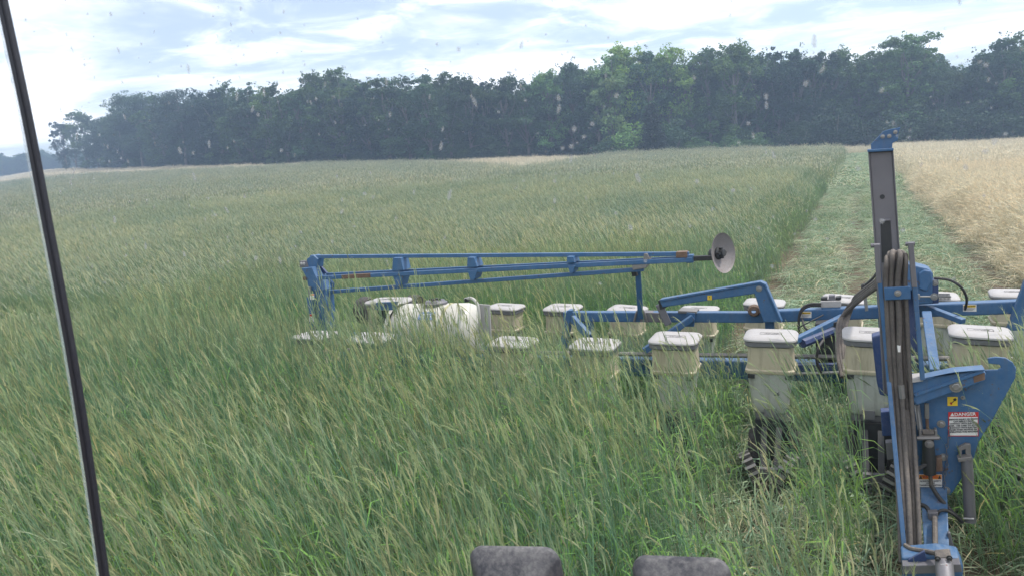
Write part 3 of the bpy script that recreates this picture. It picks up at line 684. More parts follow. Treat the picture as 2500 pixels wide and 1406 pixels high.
def tree_label(px):
    if px == 779: return 'small narrow tree top poking up beside the high round-crowned tree on the left half', None
    if px == 842: return 'high broad round-crowned tree standing above the left half of the tree line', None
    if px == 1102: return 'thin tree with an open airy top in the middle of the tree line', None
    if px == 1402: return 'tall dark tree standing clear of its shorter left-hand neighbours above the field edge', None
    if px == 2218: return 'tallest broad pale green tree, above and behind the grey planter post', None
    if px == 2500: return 'very tall leafy tree at the right edge of the picture', None
    if px == 2570: return 'tree cut off by the right edge of the picture, outermost of the wood', None
    if px == 2342: return 'short bushy tree in the dip right of the tallest tree', None
    n = sorted(t[0] for t in TREES)
    def nth(lo, hi): return ORD[[q for q in n if lo <= q < hi and q not in (779, 842, 1102, 1402, 2218, 2342)].index(px)]
    if px < 560: return '%s tree right of the open-branched pine in the descending left end of the wood' % nth(0, 560), 'trees of the descending left end'
    if px < 842: return '%s dark tree from the left in the even row left of the high round-crowned tree' % nth(560, 842), 'trees of the even dark row'
    if px < 1340: return '%s dark tree to the right of the high round-crowned tree' % nth(842, 1340), 'trees of the even dark row'
    if px < 1720: return '%s tree from the left among those behind the dark conifer' % nth(1340, 1720), 'trees behind the dark conifer'
    if px < 2110: return '%s tall hazy tree from the left between dark conifer and planter post' % nth(1720, 2110), 'trees left of the planter post'
    return '%s leafy tree from the left behind the golden rye' % nth(2110, 2480), 'trees behind the golden rye'
ORD = 'first second third fourth fifth sixth seventh eighth ninth tenth eleventh twelfth'.split()
def build_trees():
    R = random.Random(5)
    place_tree('leafy_tree', BROAD[2], 17, 208, 268, 240, 'large round-topped tree near the left end of the wood', 'trees at the far left end', 1.35)
    place_tree('leafy_tree', BROAD[5], 17, 158, 290, 246, 'outermost smaller tree at the far left end of the wood', 'trees at the far left end', 1.0)
    place_tree('pine_tree', PINE[2], 17, 262, 284, 228, 'pine with open lower branches right of the large round-topped tree', 'trees at the far left end', 1.1)
    place_tree('leafy_tree', BROAD[4], 17, 236, 279, 236, 'dense dark tree just right of the large round-topped tree', 'trees at the far left end', 1.15, tone=(.85, .9, 1.0))
    place_tree('leafy_tree', BROAD[0], 17, 182, 300, 252, 'dense lower tree between the outermost and the large round-topped tree', 'trees at the far left end', 1.2, tone=(.85, .9, 1.0))
    last = -1
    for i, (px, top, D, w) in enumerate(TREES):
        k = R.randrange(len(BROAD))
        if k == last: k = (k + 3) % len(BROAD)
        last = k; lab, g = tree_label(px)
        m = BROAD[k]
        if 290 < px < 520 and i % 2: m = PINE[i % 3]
        place_tree('leafy_tree' if m in BROAD else 'pine_tree', m, 17, px, top, D + R.uniform(-1.5, 1.5), lab, g, w * 1.12, tone=((0.85, 0.9, 1.0) if px < 1340 or 1380 < px < 1420 else (2.3, 2.2, 1.8) if px < 1720 else (1.15, 1.2, 1.15)))  # trees behind the conifer painted lighter, standing in for the pane's reflection
    place_tree('conifer_tree', SPRUCE, 8.5, 1595, 246, 122, 'dark dense conifer standing alone in front of the tree line', None, 1.0)
    place_tree('shrub', SHRUB[1], 5, 2035, 243, 124, 'large dark bush in front of the wood, left of the grey planter post', 'bushes at the wood edge', 1.0, cat='bush')
    place_tree('shrub', SHRUB[0], 5, 1945, 288, 124, 'low dark bush beside the large bush, left of the grey planter post', 'bushes at the wood edge', 1.1, cat='bush')
    for i, (px, top, w) in enumerate(((2130, 282, 1.2), (2180, 262, 1.1), (2240, 250, 1.2), (2310, 256, 1.2), (2375, 242, 1.2), (2440, 262, 1.1), (2500, 238, 1.3), (2560, 250, 1.2))):
        place_tree('shrub', SHRUB[px % 3], 5, px, top, 121, '%s rounded bush from the left at the foot of the wood behind the golden rye' % ORD[i], 'bushes behind the golden rye', w, cat='bush')
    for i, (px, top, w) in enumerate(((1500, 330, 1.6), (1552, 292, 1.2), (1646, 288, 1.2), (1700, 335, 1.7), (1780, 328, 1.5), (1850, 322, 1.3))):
        place_tree('shrub', SHRUB[px % 3], 5, px, top, 128, '%s low bush from the left at the foot of the wood around the dark conifer' % ORD[i], 'low bushes near the conifer', w, cat='bush', tone=(2.6, 2.5, 2.0))  # bush colour raised too: the pane's reflected light put into the leaves
    # the depth of the wood and the far wood beyond, which read as one mass
    coll = source_collection('wood_source', [m[1] for m in BROAD] + [m[1] for m in SHRUB])
    pts, rz, sc, ix = [], [], [], []
    xs = [t[0] for t in TREES]; tops = [t[1] for t in TREES]; ds = [t[2] for t in TREES]
    for px in range(285, 2680, 21):
        for row in range(-1, 5):
            p = px + R.uniform(-9, 9); top = np.interp(p, xs, tops) + R.uniform(14, 40) ; D = np.interp(p, xs, ds) + 6 + row * 7 + R.uniform(-2, 2)
            d = ray(p, 380) / FPX * D; z = float(ground_z(d[0], d[1])); t = ray(p, top); H = t[2] * d[1] / t[1] + EYE - z
            if row < 0:
                if R.random() < .45: continue
                s = R.uniform(.45, 1.0); pts.append((d[0], d[1], z - .3)); rz.append(R.random() * 6.28); sc.append((s * 1.3, s * 1.3, s)); ix.append(7 + R.randrange(3)); continue
            s = H / 17.0; pts.append((d[0], d[1], z - 0.8)); rz.append(R.random() * 6.28); sc.append((s * 1.15, s * 1.15, s)); ix.append(R.randrange(7))
            if row in (1, 3):
                s = R.uniform(.7, 1.2); pts.append((d[0] + R.uniform(-3, 3), d[1], z - .3)); rz.append(R.random() * 6.28); sc.append((s * 1.2, s * 1.2, s)); ix.append(7 + R.randrange(3))
    o = scatter('wood', coll, pts, np.array(rz), sc, ix, None, MAT['leaf'])
    tag(o, 'shaded depth of the wood behind its front row of trees', 'wood', kind='stuff')
    pts, rz, sc, ix = [], [], [], []
    for px in range(-260, 330, 8):
        for row in range(3):
            D = 400 + row * 20 + R.uniform(-8, 8); p = px + R.uniform(-5, 5); d = ray(p, 400) / FPX * D; t = ray(p, 372 + 8 * math.sin(px * .05) + R.uniform(0, 12) + max(0, -px) * .06)
            z = float(ground_z(d[0], d[1])); top = t[2] * d[1] / t[1] + EYE; zb = min(z, top - 8); s = (top - zb) / 17.0
            pts.append((d[0], d[1], zb)); rz.append(R.random() * 6.28); sc.append((max(s, .6) * 1.5, max(s, .6) * 1.5, s)); ix.append(R.randrange(7))
    o = scatter('distant_wood', coll, pts, np.array(rz), sc, ix, None, MAT['leaf'])
    tag(o, 'low far-off wood at the left beyond the field', 'wood', kind='stuff')
build_trees()

# ------------------------------------------------------------------ tractor: rear window and lamps
def build_tractor():
    tr = tag(empty('tractor', (0.27, 0.4, 0)), 'tractor seen from its cab: rear window with black seal and two lamp housings', 'tractor')
    pane_m, nt, L = mat_new('clear_pane')
    t = node(nt, 'ShaderNodeBsdfTransparent'); t.inputs[0].default_value = (1, 1, 1, 1); out = node(nt, 'ShaderNodeOutputMaterial'); L(t.outputs[0], out.inputs[0])
    edge_m, nt, L = mat_new('glass_edge')
    g = node(nt, 'ShaderNodeBsdfPrincipled', ins={'Base Color': (0.62, 0.70, 0.74, 1), 'Roughness': 0.25, 'Specular IOR Level': 0.6})
    tp = node(nt, 'ShaderNodeBsdfTransparent'); mx = node(nt, 'ShaderNodeMixShader', ins={0: 0.30}); L(tp.outputs[0], mx.inputs[1]); L(g.outputs[0], mx.inputs[2])
    out = node(nt, 'ShaderNodeOutputMaterial'); L(mx.outputs[0], out.inputs[0])
    Y = 0.70
    win = obj('rear_window', MB().box((-0.10, Y, 2.66), (1.66, 0.005, 1.16)), pane_m, tr)
    line = [at(px, py, Y - 0.006) for px, py in ((-18, -120), (6, 0), (62, 260), (112, 520), (150, 720), (182, 900), (222, 1160), (256, 1406), (272, 1520))]
    line = smooth(line, 5)
    def strip(w0, w1, d0, d1):
        mb = MB(); rings = []
        for p in line: rings.append([p + Vector((w0, d0, 0)), p + Vector((w1, d0, 0)), p + Vector((w1, d1, 0)), p + Vector((w0, d1, 0))])
        return mb.loft(rings)
    obj('seal', strip(-0.0068, 0.0066, -0.004, 0.003), MAT['seal'], win, bevel=0.0015)
    obj('seal_lip', strip(0.0012, 0.0024, -0.0050, -0.0042), MAT['seal'], win, bevel=0.0006)
    obj('glass_edge', strip(-0.0135, -0.0070, -0.002, 0.002), edge_m, win)
    # dried splashes and dust on the glass
    dm, nt, L = mat_new('dried_splash')
    df = node(nt, 'ShaderNodeBsdfDiffuse'); df.inputs[0].default_value = (0.5, 0.52, 0.55, 1)
    tl = node(nt, 'ShaderNodeBsdfTranslucent'); tl.inputs[0].default_value = (0.6, 0.6, 0.58, 1)
    ad = node(nt, 'ShaderNodeMixShader', ins={0: 0.5}); L(df.outputs[0], ad.inputs[1]); L(tl.outputs[0], ad.inputs[2])
    tp = node(nt, 'ShaderNodeBsdfTransparent'); mx = node(nt, 'ShaderNodeMixShader', ins={0: 0.28}); L(tp.outputs[0], mx.inputs[1]); L(ad.outputs[0], mx.inputs[2])
    out = node(nt, 'ShaderNodeOutputMaterial'); L(mx.outputs[0], out.inputs[0])
    R = random.Random(3); mb = MB()
    for i in range(560):
        x = R.uniform(-0.92, 0.25); z = 2.66 + abs(R.gauss(0, .17)) + R.uniform(-.05, .12)
        if z > 3.08: continue
        s = 0.0007 + 0.0017 * R.random() ** 3; n = 7; el = R.choice((1, 1, 1.3, 2.6)); an = R.uniform(-.5, .5)
        pts = []
        for k in range(n):
            a = 2 * math.pi * k / n; r = s * R.uniform(.7, 1.2); u, w = r * math.cos(a), r * math.sin(a) * el
            pts.append(Vector((x + u * math.cos(an) - w * math.sin(an), Y + 0.0030, z + u * math.sin(an) + w * math.cos(an))))
        mb.prism(pts, (0, 0.0004, 0))
    sp = obj('dried_splash', mb, dm, win); sp['kind'] = 'stuff'
    # lamp housings below the window
    for (x0, x1, y0, y1, Yl, dz) in ((1155, 1368, 1338, 1342, 1.20, .16), (1551, 1787, 1361, 1370, 1.22, .16)):
        a, b = at(x0, y0, Yl), at(x1, y1, Yl); c = (a + b) / 2; w = (b - a).length; top = (a.z + b.z) / 2; hgt = 0.15; top += 0.002
        ang = math.atan2(b.z - a.z, b.x - a.x)
        M = Matrix.Translation((c.x, Yl, top - hgt / 2)) @ Matrix.Rotation(-ang, 4, 'Y') @ Matrix.Rotation(math.radians(90), 4, 'X')
        # local: x width, y height, z towards the camera
        def ring(ww, hh, r, z): return [M @ p for p in rrect(ww, hh, r, z, 7)]
        body = MB().loft([ring(w * .66, hgt * .34, .012, -.075), ring(w * .90, hgt * .74, .022, -.03), ring(w, hgt, .024, -.006)])
        lamp = obj('work_lamp', body, MAT['blackp'], tr, smoothf='auto')
        obj('lamp_bezel', MB().loft([ring(w * 1.012, hgt * 1.015, .025, -.005), ring(w * 1.012, hgt * 1.015, .025, .004), ring(w * .97, hgt * .96, .024, .010), ring(w * .52, hgt * .26, .012, .052), ring(w * .49, hgt * .22, .01, .0535)]), MAT['blackp'], lamp, smoothf='auto')
        obj('bracket', MB().box((c.x, Yl + .05, top - hgt - .05), (.035, .03, .16)), MAT['dark'], lamp, bevel=.003)
        obj('rear_lens', MB().loft([ring(w * .62, hgt * .30, .012, -.077), ring(w * .60, hgt * .28, .012, -.082)]), MAT['white'], lamp)
build_tractor()

# ------------------------------------------------------------------ planter
def frame_at(px, py, Y): return at(px, py, Y)
def text_mesh(s, size, M, extrude=0.0006, shear=0.0, bold=0.0):
    cu = bpy.data.curves.new('lettering', 'FONT'); cu.body = s; cu.size = size; cu.align_x = 'CENTER'; cu.align_y = 'CENTER'; cu.extrude = extrude; cu.shear = shear; cu.offset = bold
    cu.resolution_u = 2
    o = bpy.data.objects.new('lettering', cu); COL.objects.link(o)
    me = bpy.data.meshes.new_from_object(o); bpy.data.objects.remove(o); bpy.data.curves.remove(cu); me.transform(M); return me
FACE = Matrix.Rotation(math.radians(90), 4, 'X')          # text upright, facing the tractor (-Y)

def build_planter():
    pl = tag(empty('planter', (0.3, 7.8, 0)), 'blue row crop planter with white seed hoppers, marker arm and tongue in the rye', 'planter')
    m = MAT
    def plate(name, pts, Y, th, mat, parent=None, bevel=0.004):       # flat plate whose outline is given on the cross plane at Y
        return obj(name, MB().prism([at(x, y, Y) for x, y in pts], (0, th, 0)), mat, parent or pl, bevel)
    def rod(name, pts, r, mat, parent=None, per=6, n=8):
        P = [at(*p) for p in pts]
        return obj(name, MB().tube(smooth(P, per) if len(P) > 2 else P, r, n), mat, parent or pl, smoothf='auto')
    def beam(name, a, b, w, h, mat, parent=None, bevel=0.006):
        return obj(name, MB().bar(at(*a), at(*b), w, h), mat, parent or pl, bevel)
    def bolt_mb(c, r=0.011, th=0.012, d=(0, -1, 0)):
        d = Vector(d); M = Matrix.Translation(c) @ d.to_track_quat('Z', 'Y').to_matrix().to_4x4()
        mb = MB().lathe([(r * 1.55, -.002), (r * 1.55, .002), (0.0001, .0025)], 12, M); mb.lathe([(r, 0.002), (r, th), (r * .8, th + .0015), (0.0001, th + .0015)], 6, M); return mb
    def bolt(px, py, Y, parent, r=0.011, mat=None): return obj('bolt', bolt_mb(at(px, py, Y), r), mat or m['zinc'], parent)
    def sign(name, x0, y0, x1, y1, Y, mat, parent, th=0.002):
        p = [at(x0, y0, Y), at(x1, y0, Y), at(x1, y1, Y), at(x0, y1, Y)]; return obj(name, MB().prism(p, (0, th, 0)), mat, parent)
    def words(s, cx, cy, Y, hpx, mat, parent, wide=None, bold=0.0):
        k = mpp(cx, cy, Y); c = at(cx, cy, Y); M = Matrix.Translation(c) @ Matrix.Rotation(math.radians(-5), 4, 'Y') @ FACE
        me = text_mesh(s, hpx * k * 1.38, Matrix.Identity(4), 0.0006, 0.0, bold)
        if wide:
            xs = [v.co.x for v in me.vertices]; f = wide * k / (max(xs) - min(xs)); me.transform(Matrix.Diagonal((f, 1, 1, 1)))
        me.transform(M); return obj('lettering', me, mat, parent)

    # --- seed hoppers ---------------------------------------------------------
    def ring(w, d, r, z, cy=0, n=5): return rrect(w, d, r, z, n, 0, cy)
    lid = MB().loft([ring(.400, .37, .07, .000), ring(.422, .392, .085, .008), ring(.420, .390, .085, .020), ring(.392, .362, .075, .034), ring(.29, .26, .05, .040), ring(.1, .09, .02, .041)]).mesh('lid')
    rim = MB().loft([ring(.362, .335, .06, -.046), ring(.398, .370, .07, -.034), ring(.404, .376, .072, -.001)]).mesh('lid_rim')
    ext = MB().loft([ring(.385, .36, .05, -.262), ring(.392, .366, .05, -.255), ring(.392, .366, .05, -.236), ring(.366, .342, .05, -.226), ring(.352, .33, .05, -.10), ring(.362, .338, .055, -.043)]).mesh('upper_bin')
    low = MB().loft([ring(.26, .25, .03, -.60), ring(.285, .27, .035, -.585), ring(.298, .28, .035, -.50), ring(.348, .325, .035, -.30), ring(.360, .336, .04, -.275), ring(.360, .336, .04, -.2625)])
    low = low.mesh('seed_hopper')
    foot = MB().loft([ring(.235, .23, .02, -.66), ring(.245, .235, .02, -.6005)]).mesh('hopper_foot')
    notch = MB().box((0, -.142, -.595), (.095, .012, .07)).mesh('notch_panel')
    clip = MB().box((-.145, -.165, -.285), (.055, .03, .03)).mesh('clip'); clip2 = MB().box((.145, -.165, -.285), (.055, .03, .03)).mesh('clip')
    emb = MB()
    for a, b in (((-.085, .03), (.085, .03)), ((-.085, -.03), (.085, -.03)), ((-.085, -.03), (-.085, .03)), ((.085, -.03), (.085, .03))):
        emb.bar((a[0], a[1] - .02, .0420), (b[0], b[1] - .02, .0420), .0028, .0022)
    logo = text_mesh('KINZE', .038, Matrix.Translation((0, -.02, .0416)), .0006, 0.45, .0008)
    emb = emb.mesh('emblem_frame')
    for me in (lid, rim, ext, low): me.polygons.foreach_set('use_smooth', [True] * len(me.polygons))
    for me, k in ((lid, 'lid'), (rim, 'rim'), (ext, 'cream'), (low, 'bin'), (foot, 'rim'), (notch, 'rim'), (clip, 'dark'), (clip2, 'dark'), (emb, 'rim'), (logo, 'rim')): me.materials.append(m[k])
    wob = random.Random(4)
    def hopper(loc, rz=0.0, sc=1.0, clean_ext=False):
        h = bpy.data.objects.new('seed_hopper', low); COL.objects.link(h); h.parent = pl; h.location = Vector(loc) - pl.location; h.rotation_euler = (math.radians(wob.uniform(-1.5, 1.5)), math.radians(3.0 + wob.uniform(-1.5, 1.5)), rz + math.radians(wob.uniform(-2.5, 2.5))); h.scale = (sc, sc, sc)
        md = h.modifiers.new('edges', 'EDGE_SPLIT'); md.split_angle = math.radians(50)
        for nm, me in (('lid', lid), ('lid_rim', rim), ('upper_bin', ext), ('hopper_foot', foot), ('notch_panel', notch), ('clip', clip), ('clip', clip2), ('emblem_frame', emb), ('emblem', logo)):
            c = bpy.data.objects.new(nm, me); COL.objects.link(c); c.parent = h
            if nm == 'lid': c.rotation_euler = (math.radians(wob.uniform(-1.2, .4)), math.radians(wob.uniform(-1, 1)), math.radians(wob.uniform(-1.5, 1.5)))
            if nm in ('lid', 'lid_rim', 'upper_bin'): md = c.modifiers.new('edges', 'EDGE_SPLIT'); md.split_angle = math.radians(40)
        return h
    # row unit below each hopper
    unit_body = MB().box((0, 0, -.82), (.27, .30, .32)).box((0, .05, -.98), (.12, .40, .14)).mesh('row_unit'); unit_body.materials.append(m['dark'])
    leg = MB().bar((-.058, -.20, -.70), (-.05, -.50, -1.00), .045, .018, (0, 1, 0)).mesh('wheel_arm'); leg.materials.append(m['dark'])
    leg2 = MB().bar((.058, -.20, -.70), (.05, -.50, -1.00), .045, .018, (0, 1, 0)).mesh('wheel_arm'); leg2.materials.append(m['dark'])
    hub = MB().prism([(-.075, -.53, -.93), (.075, -.53, -.93), (.05, -.53, -1.03), (-.05, -.53, -1.03)], (0, .05, 0)).mesh('wheel_yoke'); hub.materials.append(m['post'])
    def wheel_mesh(s):
        M = Matrix.Translation((s * .125, -.50, -.965)) @ Matrix.Rotation(math.radians(s * 24), 4, 'Y') @ Matrix.Rotation(math.radians(s * -16), 4, 'Z') @ Matrix.Rotation(math.radians(90), 4, 'Y')
        mb = MB().lathe([(.02, -.045), (.12, -.042), (.145, -.038), (.148, .038), (.12, .042), (.02, .045)], 26, M)
        lug = MB()
        for k in range(18):
            a = 2 * math.pi * k / 18; Rm = M @ Matrix.Rotation(a, 4, 'Z'); lug.box(Rm @ Vector((.157, 0, 0)), (.022, .022, .088), Rm.to_3x3())
        a = mb.mesh('press_wheel'); b = lug.mesh('lug'); a.materials.append(m['rubber']); b.materials.append(m['steel']); return a, b
    wheels = [wheel_mesh(-1), wheel_mesh(1)]
    tyre = []
    for s in (-1, 1):
        M = Matrix.Translation((s * .145, .02, -1.0)) @ Matrix.Rotation(math.radians(90 + s * 4), 4, 'Y')
        t = MB().lathe([(.08, -.04), (.19, -.05), (.205, -.03), (.205, .03), (.19, .05), (.08, .04)], 26, M).mesh('gauge_wheel'); t.materials.append(m['rubber']); tyre.append(t)
    def row_unit(h, wh=True):
        u = bpy.data.objects.new('row_unit', unit_body); COL.objects.link(u); u.parent = pl; u.location = h.location; u.rotation_euler = (0, 0, 0)
        for me in ([leg, leg2, hub] if wh else []) + tyre:
            c = bpy.data.objects.new(me.name.split('.')[0], me); COL.objects.link(c); c.parent = u
        if wh:
            for a, b in wheels:
                for nm, me in (('press_wheel', a), ('lug', b)):
                    c = bpy.data.objects.new(nm, me); COL.objects.link(c); c.parent = u
        return u
    front = []
    for px, py in ((770, 812), (905, 818), (1252, 828), (1452, 833), (1648, 818), (1882, 811), (2126, 808), (2392, 802)):
        p = at(px, py, YF); h = hopper((p.x, YF, p.z - .045)); front.append(h)
        row_unit(h, px in (1648, 1882, 2126, 2392))
    for i, (px, py) in enumerate(((1234, 744), (1374, 746), (1532, 749), (1706, 750), (1866, 733), (2060, 724), (2283, 716), (2476, 710))):
        p = at(px, py, YR); h = hopper((p.x, YR, p.z - .045)); row_unit(h, False)
    def hand(s, h, dx, dz):
        me = text_mesh(s, .045, Matrix.Translation((dx, -.153, dz)) @ Matrix.Rotation(math.radians(6), 4, 'X') @ FACE, .0006, .1); me.materials.append(m['ink'])
        c = bpy.data.objects.new('lettering', me); COL.objects.link(c); c.parent = h
    hand('26', front[5], .05, -.43); hand('7', front[4], .055, -.43)

    # --- toolbars ---------------------------------------------------------------
    tb = beam('toolbar', (1868, 771, YT), (2492, 747, YT), .115, .11, m['blue'], bevel=.012)
    sg = sign('caution_sign', 1953, 760, 1981, 775, YT - .0595, m['white'], tb); sign('sign_header', 1955, 761.5, 1979, 766, YT - .0615, m['yellow'], sg); words('CAUTION', 1967, 764, YT - .063, 3.4, m['ink'], sg)
    for k in range(3): sign('text_line', 1957, 768.3 + 2.1 * k, 1977 - 3 * k, 769.0 + 2.1 * k, YT - .0615, m['rim'], sg)
    sg = sign('caution_sign', 2351, 743, 2384, 760, YT - .0595, m['white'], tb); sign('sign_header', 2353, 744.5, 2382, 750, YT - .0615, m['yellow'], sg); words('CAUTION', 2367, 747.3, YT - .063, 4, m['ink'], sg)
    for k in range(3): sign('text_line', 2355, 752.3 + 2.2 * k, 2381 - 3 * k, 753.0 + 2.2 * k, YT - .0615, m['rim'], sg)
    lw = beam('wing_bar', (1378, 771, YT), (1866, 773, YT), .10, .10, m['blue'], bevel=.01)
    obj('main_frame', MB().bar((-5.9, 7.85, .62), (2.6, 7.75, .62), .18, .18), m['blue'], pl, .012)
    obj('drive_shaft', MB().tube([(-5.6, 7.55, .80), (2.4, 7.45, .84)], .022, 8), m['steel'], pl, smoothf='auto')
    for x in (-5.5, -4.1, -2.6, -.8, 1.6): obj('frame_upright', MB().bar((x, 7.82, .70), (x, 7.8, 1.12 if x > -3 else .95), .08, .08, (0, 1, 0)), m['blue'], pl, .006)
    plate('wing_end_plate', ((1384, 758), (1397, 757), (1378, 852), (1364, 850)), YT - .07, .10, m['blue'])
    beam('wing_brace', (1398, 776, YT - .09), (1440, 822, YT - .25), .05, .075, m['blue'])
    beam('wing_brace', (1572, 856, YT - .35), (1692, 774, YT - .11), .05, .06, m['blue'])
    plate('wing_lug', ((1676, 762), (1697, 764), (1694, 797), (1672, 797)), YT - .09, .03, m['blue'])
    plate('wing_joint', ((1655, 758), (1700, 760), (1700, 766), (1655, 764)), YT - .08, .16, m['steel'])
    plate('rusty_sleeve', ((1562, 762), (1624, 764), (1624, 787), (1562, 785)), YT - .062, .12, m['post'])
    rod('clamp', ((1548, 784, YT - .07), (1556, 760, YT - .08), (1570, 757, YT - .08), (1580, 786, YT - .07)), .012, m['steel'], lw)
    # --- fold lever on the left wing ---------------------------------------------
    lv = plate('fold_lever', ((1611, 736), (1855, 692), (1866, 697), (1907, 787), (1864, 787), (1842, 717), (1617, 750)), YT - .20, .07, m['blue'], bevel=.008)
    plate('lever_flange', ((1611, 731), (1856, 688), (1869, 694), (1909, 786), (1905, 787), (1866, 698), (1855, 692.5), (1611, 736)), YT - .215, .10, m['blue'], lv, .002)
    bolt(1853, 705, YT - .205, lv, .018)
    obj('rust_hub', MB().lathe([(.055, 0), (.06, .03), (.045, .06), (.02, .065)], 16, Matrix.Translation(at(1842, 756, YT - .09)) @ Matrix.Rotation(math.radians(90), 4, 'X')), m['rust'], lv, smoothf='auto')
    beam('fold_link', (1609, 742, YT - .16), (1632, 792, YT - .14), .05, .07, m['post'], lv)
    plate('link_bracket', ((1606, 734), (1624, 731), (1632, 748), (1612, 756)), YT - .19, .10, m['dark'], lv)
    sg = sign('warning_sticker', 1727, 721, 1738, 732, YT - .2035, m['yellow'], lv); words('!', 1732.5, 726.5, YT - .205, 7, m['ink'], sg)

    # --- left marker arm ------------------------------------------------------------
    YM = 7.45
    mk = beam('marker_arm', (760, 627, YM), (1682, 620, YM), .05, .038, m['blue'], bevel=.004)        # top chord
    beam('chord', (748, 680, YM - .10), (1690, 634, YM - .03), .035, .045, m['blue'], mk)
    beam('chord', (796, 670, YM + .10), (1660, 630, YM + .03), .035, .030, m['blue'], mk)
    beam('chord', (790, 713, YM), (1572, 657, YM), .05, .040, m['blue'], mk)
    beam('rusty_patch', (836, 676, YM - .0958), (906, 672.3, YM - .0905), .037, .046, m['rust'], mk, .002); beam('rusty_patch', (842, 668.5, YM + .098), (890, 665.5, YM + .094), .037, .032, m['rust'], mk, .002)
    for pts in (((959, 630), (978, 630), (985, 660), (957, 661)), ((958, 671), (985, 669), (977, 698), (967, 699)), ((1141, 629), (1157, 629), (1165, 652), (1140, 653)), ((1141, 661), (1166, 660), (1158, 683), (1148, 684)), ((1384, 627), (1399, 627), (1403, 642), (1383, 643)), ((1386, 650), (1404, 649), (1398, 667), (1391, 667))):
        plate('gusset', pts, YM - .09, .16, m['blue'], mk)
    plate('rusty_clamp', ((1650, 616), (1676, 615), (1678, 629), (1650, 630)), YM - .05, .10, m['rust'], mk); plate('arm_clamp', ((1572, 620), (1579, 619), (1588, 634), (1570, 634)), YM - .05, .08, m['steel'], mk)
    # support bracket at the far end of the lower chord
    plate('saddle', ((1542, 646), (1583, 644), (1576, 655), (1545, 660)), YM - .05, .10, m['steel'], mk)
    beam('socket', (1676, 632, YM), (1694, 631, YM), .075, .075, m['blue'], mk); beam('axle_bar', (1692, 631.5, YM), (1748, 629, YM), .045, .045, m['dark'], mk)
    dc = at(1766, 618, YM); nrm = Vector((0.90, -0.42, 0.10)).normalized(); Md = Matrix.Translation(dc) @ nrm.to_track_quat('Z', 'Y').to_matrix().to_4x4()
    Rd = 0.185
    dk = obj('marker_disc', MB().lathe([(.03, -.070), (.09, -.058), (.14, -.035), (Rd, .004), (Rd, .0), (.14, -.028), (.09, -.050), (.03, -.062), (.0001, -.064)][::-1], 40, Md), m['disc'], mk, smoothf='auto')
    obj('disc_hub', MB().lathe([(.05, -.13), (.05, -.066), (.058, -.062), (.055, -.04), (.035, -.03), (.032, .01), (.0001, .012)], 16, Md), m['dark'], dk, smoothf='auto')
    obj('hub_bolt', MB().box(Md @ Vector((0, .0, -.02)), (.12, .018, .03), Md.to_3x3()).box(Md @ Vector((0, 0, -.02)), (.018, .10, .03), Md.to_3x3()), m['dark'], dk)
    # marker tower at the wing tip
    tw = plate('marker_tower', ((768, 671), (789, 706), (796, 806), (772, 808), (764, 712), (752, 700), (748, 676)), YM - .12, .20, m['blue'], bevel=.008)
    plate('tower_head', ((735, 655), (761, 653), (769, 671), (789, 709), (764, 712), (750, 682)), YM - .13, .14, m['blue'], tw, .006)
    plate('hinge_block', ((749, 632), (764, 623), (776, 633), (774, 654), (749, 653)), YM - .05, .12, m['blue'], tw, .006)
    plate('hinge_cheek', ((765, 653), (784, 651), (798, 667), (771, 672)), YM + .03, .03, m['dblue'], tw); plate('hinge_cheek', ((781, 683), (806, 682), (813, 692), (813, 703), (790, 708)), YM + .05, .03, m['blue'], tw)
    lp = plate('link_ear', ((731, 638), (748, 637), (753, 652), (731, 654)), YM - .06, .05, m['post'], tw, .006); bolt(736, 644, YM - .062, lp, .012, m['lid']); bolt(742, 644, YM - .062, lp, .012, m['lid'])
    bolt(744, 680, YM - .14, tw, .016, m['rust'])
    cy = rod('fold_cylinder', ((757, 725, YM - .16), (764, 802, YM - .16)), .038, m['blue'], tw, n=14); rod('cylinder_rod', ((756, 700, YM - .16), (757, 726, YM - .16)), .018, m['zinc'], cy)
    sg = sign('sticker', 757, 717, 767, 731, YM - .20, m['white'], tw); sign('sticker_header', 757.4, 717.5, 766.6, 720.5, YM - .2025, m['orange'], sg)
    sg = sign('sticker', 755, 766, 767, 784, YM - .202, m['white'], cy); sign('sticker_header', 755.4, 766.5, 766.6, 771.5, YM - .2045, m['red'], sg)
    beam('marker_rest', (1557, 658, YM + .1), (1564, 776, YM + .30), .055, .05, m['blue']); plate('rest_fork', ((1540, 662), (1552, 660), (1556, 674), (1543, 676)), YM + .04, .10, m['dark'])

    # --- liquid tank -------------------------------------------------------------------
    c0, c1 = at(972, 800, 7.72), at(1170, 792, 7.72); cz = 1.00; rad = .315
    prof = [(0.05, 0), (.6, .005), (.9, .05), (1.0, .13), (1.0, .28), (.955, .30), (.955, .33), (1.0, .35), (1.0, .62), (.955, .64), (.955, .67), (1.0, .69), (1.0, .87), (.9, .95), (.6, .995), (.05, 1)]
    Lx = (c1 - c0).length; rings = []
    for f, t in prof:
        rr = [];
        for k in range(28):
            a = 2 * math.pi * k / 28; rr.append(Vector((c0.x + Lx * t, 7.72 + rad * 1.05 * f * math.cos(a), cz + rad * .95 * f * math.sin(a))))
        rings.append(rr)
    tk = obj('liquid_tank', MB().loft(rings), m['tank'], pl, smoothf=True)
    cx = c0.x + Lx * .50
    obj('tank_cap', MB().lathe([(.135, 0), (.135, .022), (.115, .03), (.105, .045), (.04, .05), (.0001, .05)], 24, Matrix.Translation((cx, 7.72, cz + rad * .95 - .006))), m['post'], tk, smoothf='auto')
    obj('cap_grip', MB().box((cx, 7.72, cz + rad * .95 + .05), (.14, .02, .02)).box((cx, 7.72, cz + rad * .95 + .05), (.02, .14, .02)), m['dark'], tk, .003)
